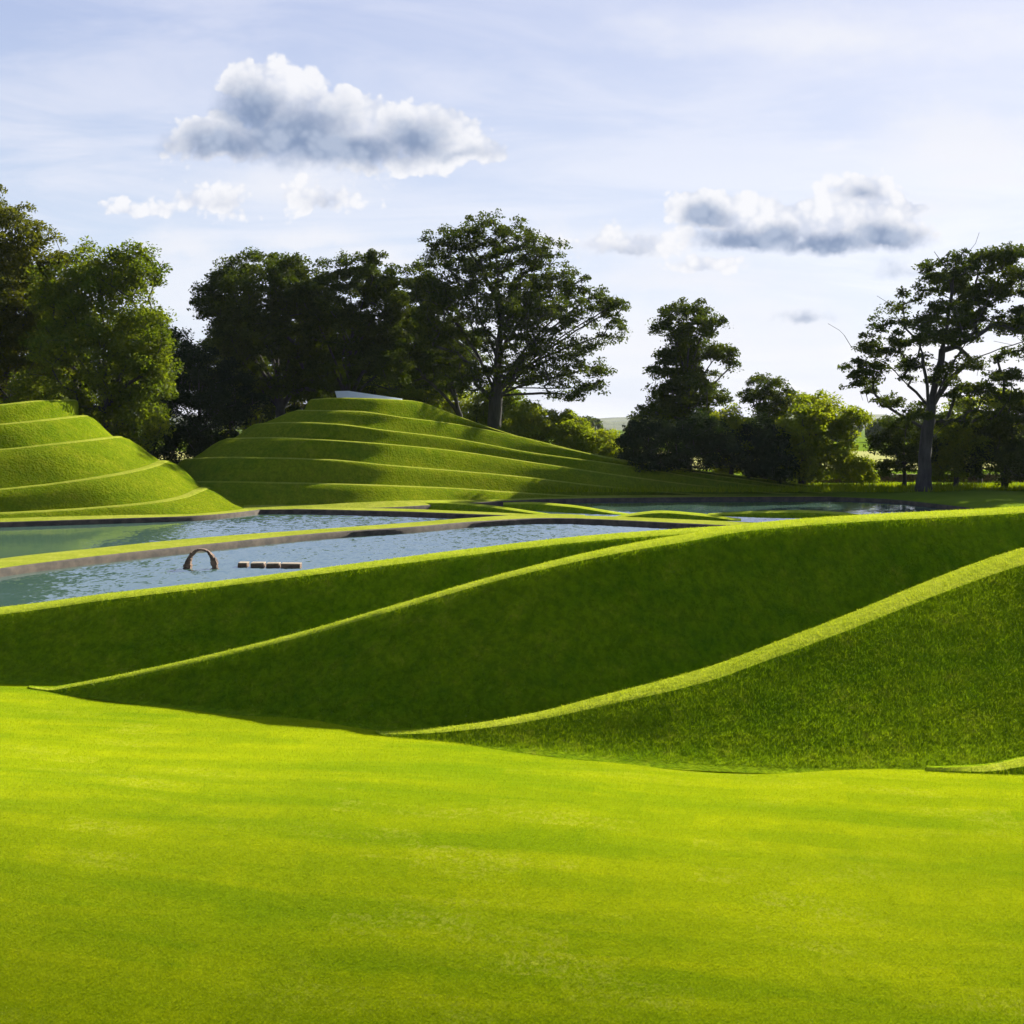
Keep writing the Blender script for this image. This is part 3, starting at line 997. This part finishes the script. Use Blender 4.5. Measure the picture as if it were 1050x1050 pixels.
def tree(name, label, cat, d, base, blobs, ncl, nleaf, lsize, leaf, trunk_r=.4, limbs=None, crad=.85, flat=.5, group=None,
         zb=1.0, bare=None, shell=.55, thick=1.0, seed=0, lift=.25, gone=0.0):
    """base: photo column of the trunk foot; blobs: crown lobes (px, py, rx, ry); limbs: trunk and main limbs as photo polylines."""
    R_ = np.random.default_rng(100 + seed)
    k = d / F
    bx = (base - CX) * k
    foot = np.array([bx, d, zb - .25])
    # crown: leaf clumps in the lobes
    bl = np.array(blobs, float)
    area = bl[:, 2] * bl[:, 3]
    cnt = R_.multinomial(ncl, area / area.sum())
    pts, cens = [], []
    for (x, y, rx, ry), c in zip(bl, cnt):
        vv = R_.normal(0, 1, (c, 3)); vv /= np.linalg.norm(vv, axis=1)[:, None]
        rr = (shell + (1 - shell) * R_.random(c)) ** 1.0
        rr = np.where(R_.random(c) < .3, R_.random(c) ** .4, rr)[:, None]
        off = vv * rr
        dy = (R_.random() - .5) * 2 * min(rx, 60) * .9 * thick * (.4 if len(bl) < 4 else 1)
        rxd = (rx * .75 + 12) * thick
        cens.append(np.array([(x - CX) * k, d + dy * k, EYE - (y - CY) * k]))
        pts.append(np.stack([(x - CX + off[:, 0] * rx) * k, d + (dy + off[:, 1] * rxd) * k, EYE - (y - CY - off[:, 2] * ry) * k], -1))
    pts = np.concatenate(pts)
    pts = pts[pts[:, 2] > zb + .2]
    # skeleton
    nodes, par = [foot], [-1]
    def add_path(poly, start):
        cur = start
        for q_ in poly:
            a = nodes[cur]
            L = np.linalg.norm(q_ - a)
            st = max(1, int(L / .9))
            for i in range(1, st + 1):
                nodes.append(a + (q_ - a) * i / st + (R_.normal(0, .045, 3) if i < st else 0))
                par.append(cur)
                cur = len(nodes) - 1
        return cur
    fixed = []

    def limb_to(hh):
        # main limbs leave the trunk steeply and bend out to the lobes of the crown
        tr_ = list(range(len(nodes)))
        for c in cens:
            rad_ = math.hypot(c[0] - bx, c[1] - d)
            zs = np.clip(c[2] - .35 * hh * R_.uniform(.5, 1) - .55 * rad_, zb + hh * R_.uniform(.27, .36), zb + hh * .8)
            i0 = min(tr_, key=lambda i: abs(nodes[i][2] - zs))
            a = nodes[i0]
            m1 = a + (c - a) * np.array([.30, .30, .55]) + R_.normal(0, .25, 3)
            pth = [(1 - t)**2 * a + 2 * t * (1 - t) * m1 + t * t * c for t in (.2, .4, .6, .8, .95)]
            add_path(pth, i0)
    if limbs is None:
        top = pts[:, 2].max(); mx = pts[:, 0].mean(); hh = top - zb
        add_path([np.array([bx + (mx - bx) * .1, d, zb + hh * .25]), np.array([bx + (mx - bx) * .45, d, zb + hh * .55]), np.array([bx + (mx - bx) * .8, d, zb + hh * .8])], 0)
        limb_to(hh)
    else:
        for j, poly in enumerate(limbs):
            q3 = [np.array([(p[0] - CX) * k, d + (p[2] if len(p) > 2 else 0), EYE - (p[1] - CY) * k]) for p in poly]
            if j == 0:
                add_path(q3, 0)
            else:
                i0 = int(np.argmin([np.linalg.norm(nd - q3[0]) for nd in nodes]))
                e = add_path(q3[1:], i0)
                fixed.append(e)
    trunk_n = len(nodes)
    order = np.argsort(np.linalg.norm(pts - np.array([bx, d, zb + (pts[:, 2].max() - zb) * .35]), axis=1))
    NA = np.zeros((60000, 3)); NA[:len(nodes)] = nodes
    ends = []
    for i in order:
        q_ = pts[i]
        nn = len(nodes)
        df = NA[:nn] - q_
        L = np.linalg.norm(df, axis=1)
        cost = L + .9 * np.maximum(NA[:nn, 2] - q_[2] + .3 * np.hypot(df[:, 0], df[:, 1]), 0)
        b = int(np.argmin(cost))
        a = nodes[b]
        L = L[b]
        st = max(1, int(L / 1.0))
        bow = np.array([0, 0, lift * L * .4]) + R_.normal(0, .06 * L + .01, 3)
        cur = b
        for s_ in range(1, st + 1):
            t = s_ / st
            w_ = a + (q_ - a) * t - bow * math.sin(math.pi * t) * (1 if st > 1 else 0)
            nodes.append(w_); NA[len(nodes) - 1] = w_
            par.append(cur); cur = len(nodes) - 1
        ends.append(cur)
    for x in list(fixed):
        for _ in range(bare or 0):
            b_ = x - int(R_.integers(0, 4)); a = nodes[b_]
            dr = R_.normal(0, 1, 3) + np.array([0, 0, .9]); dr /= np.linalg.norm(dr)
            add_path([a + dr * R_.uniform(.5, 1.0), a + dr * R_.uniform(1.2, 2.0) + R_.normal(0, .3, 3)], b_)
    nodes = np.array(nodes); par = np.array(par)
    e_ = 1.85
    acc = np.zeros(len(nodes))
    for x in ends + fixed:
        acc[x] += 3.0 if x in fixed else 1.0
    for i in range(len(nodes) - 1, 0, -1):
        if acc[i] == 0:
            acc[i] = .6
        acc[par[i]] += acc[i]
    rad = trunk_r * (acc / acc[0]) ** (1 / e_)
    rad = np.maximum(rad, .018)
    segs = [(nodes[par[i]], nodes[i], min(rad[par[i]], rad[i] * 1.35), rad[i]) for i in range(1, len(nodes))]
    # flare at the foot
    hgt = nodes[:, 2] - foot[2]
    segs = [(a, b, r0 * (1 + .5 * math.exp(-max(a[2] - zb, 0) / .8)), r1 * (1 + .5 * math.exp(-max(b[2] - zb, 0) / .8))) if r1 > trunk_r * .5 else (a, b, r0, r1) for a, b, r0, r1 in segs]
    big = [s for s in segs if s[3] > .12]; small = [s for s in segs if s[3] <= .12]
    v1, f1 = tube_mesh(big, 10) if big else (np.zeros((0, 3)), np.zeros((0, 4), int))
    v2, f2 = tube_mesh(small, 4) if small else (np.zeros((0, 3)), np.zeros((0, 4), int))
    root = empty(name, (bx, d, zb))
    tag(root, label, cat, group)
    mesh('trunk' if cat == 'tree' else 'stems', np.concatenate([v1, v2]), np.concatenate([f1, f2 + len(v1)]).astype(np.int32), M['bark'], parent=root)
    # leaves: rhombs scattered in each flattened clump
    cl = pts[R_.random(len(pts)) > gone] if gone else pts
    n_l = R_.poisson(nleaf * R_.uniform(.5, 1.5, len(cl)))
    ci = np.repeat(np.arange(len(cl)), n_l)
    m = len(ci)
    cr = (crad * R_.uniform(.65, 1.35, len(cl)))[ci][:, None]
    off = R_.normal(0, 1, (m, 3)); off *= (R_.random(m) ** .45 / np.linalg.norm(off, axis=1))[:, None]
    off = off * cr * np.array([1, 1, flat * 1.2])
    # sprays hang at the rim
    off[:, 2] -= .28 * (off[:, 0] ** 2 + off[:, 1] ** 2) / np.maximum(cr[:, 0], .1)
    pl = cl[ci] + off
    nr_ = R_.normal(0, .75, (m, 3)) + np.array([0, 0, .9])
    nr_ /= np.linalg.norm(nr_, axis=1)[:, None]
    a = R_.normal(0, 1, (m, 3)); a -= nr_ * (a * nr_).sum(1)[:, None]; a /= np.linalg.norm(a, axis=1)[:, None]
    b = np.cross(nr_, a)
    L = (lsize * R_.uniform(.6, 1.4, m))[:, None]
    W = L * R_.uniform(.38, .6, m)[:, None]
    q4 = np.stack([pl - a * L * .5, pl + b * W * .5 + nr_ * L * .06, pl + a * L * .5, pl - b * W * .5 + nr_ * L * .06], 1)
    mesh('crown' if cat == 'tree' else 'foliage', q4.reshape(-1, 3), np.arange(m * 4).reshape(-1, 4), M[leaf], parent=root, smooth=False)
    return root


T, S = 'tree', 'shrub'
# -- the dark wood on the left
tree('broadleaf_tree', 'tall olive green tree cut off by the photo edge, highest of the left wood', T, 112, 5,
     [(-10, 215, 32, 28), (18, 240, 34, 30), (-30, 260, 50, 50), (30, 275, 30, 32), (0, 300, 55, 40), (28, 345, 34, 36), (55, 310, 26, 50), (45, 262, 26, 28), (60, 350, 30, 50), (35, 305, 40, 50), (-20, 360, 60, 50), (15, 400, 48, 30)],
     680, 125, .34, 'ash', .55, seed=1, crad=1.2, flat=.4)
tree('broadleaf_tree', 'broad leafy tree with sunlit right flank behind the sunlit mound', T, 104, 112,
     [(95, 270, 42, 28), (140, 272, 28, 26), (62, 300, 36, 44), (118, 312, 52, 44), (152, 345, 26, 42), (85, 365, 52, 44), (138, 392, 38, 32), (160, 378, 18, 26), (155, 425, 22, 24), (80, 420, 48, 34), (125, 440, 42, 24), (30, 420, 40, 34)],
     620, 120, .32, 'lime', .5, seed=2, crad=1.05, flat=.6)
tree('evergreen_tree', 'very dark dense evergreen between the two tall groups of trees', T, 124, 205,
     [(178, 356, 22, 20), (205, 388, 34, 34), (182, 420, 30, 40), (218, 432, 36, 38), (242, 404, 26, 36), (200, 455, 42, 26), (165, 455, 20, 20)],
     300, 150, .30, 'yew', .4, seed=3, crad=1.0)
tree('broadleaf_tree', 'spreading dark tree with a ragged left edge, left of the tree above the white wedge', T, 133, 290,
     [(262, 268, 44, 18), (232, 292, 30, 22), (282, 296, 44, 28), (222, 318, 22, 16), (242, 338, 32, 26), (272, 342, 42, 32), (312, 330, 34, 40), (250, 380, 28, 26), (290, 385, 36, 26), (228, 375, 16, 20), (305, 295, 24, 34), (214, 300, 14, 12), (320, 380, 30, 30)],
     640, 125, .38, 'oak', .55, seed=4, crad=1.1)
tree('broadleaf_tree', 'round headed dark tree standing right above the white wedge', T, 130, 353,
     [(350, 276, 34, 20), (386, 284, 28, 26), (340, 308, 40, 28), (392, 312, 22, 26), (362, 338, 44, 28), (326, 360, 26, 20), (396, 350, 24, 22), (380, 372, 26, 14), (318, 318, 18, 34), (408, 330, 16, 34), (400, 378, 24, 26), (345, 380, 34, 22)],
     560, 120, .36, 'oak', .5, seed=5)
tree('broadleaf_tree', 'slender dark tree squeezed between the round headed tree and the tallest tree', T, 138, 476,
     [(428, 290, 18, 22), (422, 318, 22, 24), (450, 320, 24, 28), (436, 352, 32, 28), (470, 358, 28, 28), (415, 372, 24, 22), (450, 385, 30, 18)],
     380, 105, .36, 'oak', .38, seed=6)
tree('beech_tree', 'tallest tree with spreading layered branches on the skyline behind the terraced mound', T, 129, 506,
     [(468, 243, 34, 16), (508, 238, 40, 18), (446, 258, 22, 16), (545, 262, 34, 22), (500, 270, 52, 28), (578, 284, 24, 16), (545, 300, 46, 28), (604, 305, 30, 12), (622, 320, 26, 14), (632, 312, 14, 7), (572, 325, 40, 24),
      (470, 300, 46, 30), (440, 298, 22, 20), (515, 325, 44, 28), (626, 342, 16, 14), (596, 358, 30, 18), (612, 378, 20, 10), (562, 382, 40, 18), (604, 398, 20, 9), (545, 355, 40, 22), (470, 350, 42, 30), (520, 380, 34, 18), (582, 404, 22, 9), (445, 335, 24, 24), (480, 388, 34, 22)],
     1300, 62, .34, 'oak', .80,
     crad=.9, flat=.42, seed=7, shell=.25)
for i, (x, y, rx, ry, dd, lf) in enumerate([(150, 375, 52, 62, 140, 'yew'), (255, 370, 56, 62, 146, 'oak'), (335, 362, 56, 62, 148, 'oak'), (418, 372, 54, 60, 152, 'oak'), (40, 380, 70, 70, 136, 'yew')]):
    lab = ['dark tree standing far back, between the broad leafy tree and the dark evergreen', 'dark tree far back behind the spreading tree with the ragged edge', 'dark tree far back behind the round headed tree',
           'dark tree far back behind the slender dark tree', 'dark tree far back behind the olive green tree'][i]
    tree('background_tree', lab, T, dd, x, [(x, y - ry * .4, rx * .7, ry * .5), (x - rx * .5, y + ry * .1, rx * .55, ry * .55), (x + rx * .5, y + ry * .1, rx * .55, ry * .55), (x, y + ry * .6, rx * .9, ry * .5)], 330, 115, .42, lf, .4,
         seed=50 + i, crad=1.2, group='dark trees far back in the wood')
tree('broadleaf_tree', 'tree just beyond the photo edge whose shade falls by the old tree', T, 116, 1140, [(1130, 330, 60, 50), (1160, 370, 50, 40), (1100, 390, 40, 40), (1130, 430, 50, 40)], 360, 110, .36, 'oak', .4, seed=60, crad=1.1)
# -- backlit bushes under and behind these trees
for i, (x, y, rx, ry, lf, dd) in enumerate([(262, 420, 42, 32, 'backlit_tint', 146), (328, 412, 44, 26, 'ash', 150), (395, 402, 44, 26, 'backlit_tint', 148), (452, 412, 40, 30, 'backlit_tint', 147), (510, 418, 30, 26, 'lime', 146),
                                            (100, 440, 60, 40, 'yew', 128), (10, 430, 60, 44, 'yew', 132)]):
    lab = ['bush in the gap left of the round headed tree, just above the mound shoulder', 'bush behind the white wedge, in deep shade under the trees', 'backlit bush right of the white wedge',
           'backlit bush under the slender dark tree', 'bush close behind the trunk of the tallest tree', 'dark bush low behind the broad leafy tree', 'dark bush low under the olive green tree at the photo edge'][i]
    tree('shrub', lab, S, dd, x, [(x, y, rx, ry), (x - rx * .5, y + ry * .5, rx * .6, ry * .6), (x + rx * .5, y + ry * .5, rx * .6, ry * .6), (x + rx * .2, y - ry * .3, rx * .6, ry * .6)], 150, 110, .34, lf, .2, seed=20 + i, crad=1.0,
         group='bushes under the wood')
tree('shrub', 'bright backlit bush right of the tallest trunk, highest of the light green bushes', S, 124, 548, [(545, 432, 26, 20), (565, 440, 26, 22), (530, 445, 20, 14), (580, 436, 16, 14)], 190, 110, .30, 'backlit_tint', .2, seed=30)
tree('shrub', 'bright bush in the gap below the distant hills', S, 121, 605, [(598, 446, 22, 16), (615, 455, 22, 14), (590, 458, 24, 14), (632, 466, 14, 8)], 170, 110, .28, 'backlit_tint', .2, seed=31)
# -- middle of the skyline
tree('sycamore_tree', 'slim upright tree with open layered crown, alone against the sky in the middle', T, 118, 704,
     [(705, 318, 28, 14), (705, 365, 24, 40), (700, 412, 34, 24), (688, 332, 20, 11), (722, 334, 22, 12), (705, 345, 26, 12), (694, 362, 26, 11), (684, 378, 20, 9), (720, 360, 22, 10), (738, 362, 16, 9), (752, 374, 10, 8), (726, 382, 16, 7), (704, 392, 28, 10), (684, 402, 22, 10), (726, 402, 24, 12), (742, 412, 12, 8), (700, 418, 36, 12), (670, 424, 24, 12), (722, 428, 26, 12)],
     520, 75, .32, 'oak', .42, crad=.85, flat=.42, seed=8, shell=.35)
tree('shrub', 'dark wide thicket around the foot of the slim upright tree', S, 112, 695, [(662, 450, 26, 22), (700, 455, 40, 26), (655, 462, 20, 16), (735, 462, 24, 22), (720, 440, 22, 18), (680, 470, 40, 14)], 330, 120, .28, 'yew', .25, seed=32)
tree('rowan_tree', 'small flat topped tree rising from the thicket beside the slim upright tree', T, 117, 780,
     [(786, 392, 20, 9), (772, 404, 14, 8), (802, 406, 16, 10), (785, 412, 16, 10), (792, 424, 20, 10)], 110, 80, .28, 'oak', .18, limbs=[[(780, 440), (778, 415), (784, 400)], [(779, 425), (795, 410, .5)]], seed=9, crad=.7, flat=.5)
tree('shrub', 'half lit bush in the thicket below the small flat topped tree', S, 114, 750, [(745, 440, 22, 24), (762, 455, 24, 28), (745, 470, 24, 18)], 170, 110, .28, 'backlit_tint', .2, seed=33)
tree('shrub', 'dark bush in the thicket right of the half lit bush', S, 112, 785, [(780, 455, 24, 30), (795, 470, 26, 24), (775, 478, 22, 14)], 200, 120, .28, 'yew', .2, seed=34)
tree('field_maple_tree', 'round bushy tree reaching the ground beside the gap to the fields', T, 113, 822,
     [(838, 416, 30, 14), (820, 436, 26, 24), (862, 432, 26, 18), (840, 450, 36, 24), (812, 470, 24, 20), (858, 466, 22, 14), (830, 480, 28, 14), (872, 478, 18, 12), (884, 426, 14, 10)],
     380, 105, .30, 'backlit_tint', .28, seed=10, crad=.85)
# -- the old tree on the right with bare branches
tree('old_oak_tree', 'old wind bent tree with pale forked trunk and bare lower branches on the right', T, 107, 947,
     [(958, 270, 20, 9), (955, 288, 18, 9), (1012, 268, 20, 14), (1042, 285, 30, 26), (985, 288, 26, 14), (1005, 300, 34, 18), (918, 312, 20, 6), (936, 330, 24, 8), (903, 343, 20, 6), (966, 320, 30, 14), (1000, 325, 34, 14), (955, 345, 28, 10), (925, 352, 20, 6), (985, 345, 30, 12), (884, 382, 20, 9), (872, 392, 14, 6), (878, 372, 14, 6), (895, 395, 16, 7), (890, 355, 16, 6), (1035, 330, 26, 16), (1040, 362, 22, 8), (1012, 398, 28, 8), (995, 412, 16, 6), (1038, 408, 20, 7), (1085, 300, 40, 28), (1075, 350, 36, 16), (970, 405, 14, 6), (940, 300, 22, 9), (990, 270, 30, 14), (1030, 262, 26, 12), (930, 345, 30, 9), (905, 360, 18, 6), (975, 375, 26, 10), (1030, 385, 26, 8), (925, 385, 16, 6), (1005, 425, 30, 9), (900, 330, 14, 6), (940, 372, 24, 10), (962, 390, 20, 9), (915, 410, 18, 7), (992, 398, 22, 8), (930, 425, 20, 8), (978, 430, 22, 8), (1050, 425, 26, 10), (905, 372, 16, 6)],
     900, 66, .32, 'oak', .55,
     limbs=[[(948, 470), (951, 440), (955, 418), (960, 390), (968, 350), (976, 300), (978, 270)], [(957, 412), (978, 388, 1), (1005, 368, 2), (1040, 355, 3), (1075, 345, 3)], [(957, 414), (965, 380, -2), (985, 340, -3), (1005, 295, -3)],
            [(955, 420), (935, 395, 1), (915, 372, 1.5), (880, 355, 2), (872, 342, 2)], [(955, 425), (945, 385, -1), (935, 355, -2), (915, 330, -2), (905, 318, -2)], [(950, 445), (928, 425, 1.5), (905, 405, 2), (893, 395, 2), (897, 412, 2)],
            [(905, 405, 2), (890, 385, 2), (876, 372, 2)], [(976, 300), (970, 275), (958, 258)], [(977, 285), (988, 268), (996, 255)], [(1005, 368, 2), (1025, 385, 2.5), (1050, 388, 3)], [(949, 455), (970, 432, -1), (995, 418, -2)], [(978, 275), (972, 262), (973, 258)]],
     crad=.72, flat=.4, seed=11, shell=.25, bare=3)
tree('hawthorn_tree', 'small dark tree in front of the fields, left of the old tree trunk', T, 112, 927,
     [(928, 438, 22, 16), (912, 455, 18, 12), (942, 420, 16, 10), (932, 468, 24, 14), (915, 480, 14, 8), (945, 450, 16, 14)], 190, 85, .28, 'oak', .16, seed=12, crad=.75)
tree('shrub', 'lit bush just right of the old tree trunk', S, 111, 980, [(984, 436, 20, 12), (972, 462, 16, 20), (992, 458, 20, 18), (975, 482, 20, 12)], 200, 100, .28, 'backlit_tint', .18, seed=35)
tree('shrub', 'tall dark bush at the photo edge right of the old tree', S, 110, 1030, [(1022, 448, 26, 26), (1050, 430, 26, 30), (1008, 472, 22, 20), (1040, 475, 32, 22), (1080, 450, 30, 36)], 300, 115, .28, 'oak', .25, seed=36)
tree('shrub', 'bright bush lit from behind under the drooping branch of the old tree', S, 120, 1005, [(1000, 415, 30, 10), (1030, 408, 24, 10), (1010, 440, 30, 16)], 130, 90, .30, 'backlit_tint', .18, seed=37)
tree('shrub', 'low bush in the gap to the fields, left of the small dark tree', S, 116, 885, [(882, 476, 16, 8), (872, 486, 20, 8), (890, 488, 10, 6)], 90, 80, .24, 'backlit_tint', .1, seed=38, crad=.55)

# dry stone wall at the field edge
px = np.linspace(840, 1010, 40)
V, Fc = [], []
for i in range(150):
    for r_ in range(4):
        x = 37 + i * .16 - 2 + rng.uniform(-.02, .02)
        x0_ = 30 + i * .17
        Fc += [[k + len(V) for k in f] for f in BOX]
        V += block_verts(np.array([x0_ + (r_ % 2) * .08, 121.5 + rng.normal(0, .02), .95 + .1 + r_ * .215]), np.array([1, 0, 0.]), np.array([0, 0, 1.]), .175, .22, .45, .015)
tag(mesh('stone_wall', V, Fc, M['brick'], smooth=False), 'low dry stone wall at the edge of the field behind the shrubs', 'wall')

# rough grass along the foot of the trees
NG = 9000
pxr = rng.uniform(560, 1060, NG)
dd_ = rng.uniform(106, 116, NG)
gp = np.stack([(pxr - CX) / F * dd_, dd_, 0 * dd_ + .85], -1)
gn = np.tile([0, 0, 1.], (NG, 1))
blades('rough_grass', [(gp, gn, .55, .07, .25, M['lawn_blade'])])

# ------------------------------------------------------------------ far woods and hills
def far_ridge(dist, xs, hs, name='hills', depth=300, amp=2.0, col='yew'):
    n = 200
    x = np.linspace(xs[0], xs[1], n)
    h = hs(CX + x / dist * F) + amp * np.sin(x * .011 * 3) * .5 + amp * rng.normal(0, .35, n)
    rows = np.stack([np.stack([x, 0 * x + dist - depth * .3, 0 * x - 2], -1), np.stack([x, 0 * x + dist, h], -1), np.stack([x, 0 * x + dist + depth, 0 * x - 2], -1)])
    o = mesh(name, rows.reshape(-1, 3), grid_faces(3, n), M['hill'], smooth=True)
    tag(o, kind='structure')


M['hill'] = rough_mat('hill_woods', (.030, .048, .018), (.075, .095, .035), 0.02, 1.0, .95, 6.0)
far_ridge(2600, (-2600, 2600), spline([(-600, 28), (300, 25), (560, 23), (650, 21), (900, 27), (1700, 26)]), amp=3, depth=800)
far_ridge(1500, (-1500, 1500), spline([(-600, 16), (300, 14), (620, 11), (900, 15), (1700, 16)]), amp=2)

# tree-line of the far wood in the gap and beyond the fields
def far_wood(name, dist, pxs, top, cnt, nleaf, ls, mat):
    cxs = rng.uniform(pxs[0], pxs[1], cnt)
    X = (cxs - CX) / F * dist
    H = (EYE - (top(cxs) - CY) / F * dist) * rng.uniform(.75, 1.0, cnt)
    Y = dist + rng.uniform(-20, 20, cnt)
    V = []
    for x, y, h in zip(X, Y, H):
        m = nleaf
        vv = rng.normal(0, 1, (m, 3)); vv /= np.linalg.norm(vv, axis=1)[:, None]
        vv *= rng.uniform(.7, 1, (m, 1))
        r_ = h * .42
        c = np.stack([x + vv[:, 0] * r_, y + vv[:, 1] * r_, h * .55 + vv[:, 2] * h * .47], -1)
        nn = vv + rng.normal(0, .5, (m, 3)); nn /= np.linalg.norm(nn, axis=1)[:, None]
        a = rng.normal(0, 1, (m, 3)); a -= nn * (a * nn).sum(1)[:, None]; a /= np.linalg.norm(a, axis=1)[:, None]
        b = np.cross(nn, a)
        s_ = ls * rng.uniform(.6, 1.4, (m, 1))
        V.append(np.stack([c - a * s_, c + b * s_ * .6, c + a * s_, c - b * s_ * .6], 1))
    V = np.concatenate(V).reshape(-1, 3)
    tag(mesh(name, V, np.arange(len(V)).reshape(-1, 4), M[mat], smooth=False), kind='stuff')


far_wood('far_woods', 420, (480, 1150), spline([(480, 424), (640, 426), (700, 425), (900, 432), (1150, 426)]), 75, 420, .9, 'oak')
far_wood('far_woods', 640, (300, 1300), spline([(300, 424), (640, 425), (900, 428), (1300, 424)]), 110, 260, 1.5, 'oak')

# ------------------------------------------------------------------ air
m_, n, out = new_mat('air')
pv = n.new('ShaderNodeVolumePrincipled')
n.put(pv.inputs['Color'], (.80, .88, 1.0))
pv.inputs['Density'].default_value = 0.00004
pv.inputs['Anisotropy'].default_value = 0.2
n.l.new(pv.outputs[0], out.inputs['Volume'])
hx, y0_, y1_, zb_, zt_ = 5600, -90, 6900, -4, 46
hv = [(x, y, z) for z in (zb_, zt_) for x, y in ((-hx * 2, y0_), (hx * 2, y0_), (hx * 2, y1_), (-hx * 2, y1_))]
haze = mesh('haze', hv, [[3, 2, 1, 0], [4, 5, 6, 7], [0, 1, 5, 4], [1, 2, 6, 5], [2, 3, 7, 6], [3, 0, 4, 7]], m_, smooth=False)
tag(haze, kind='stuff')
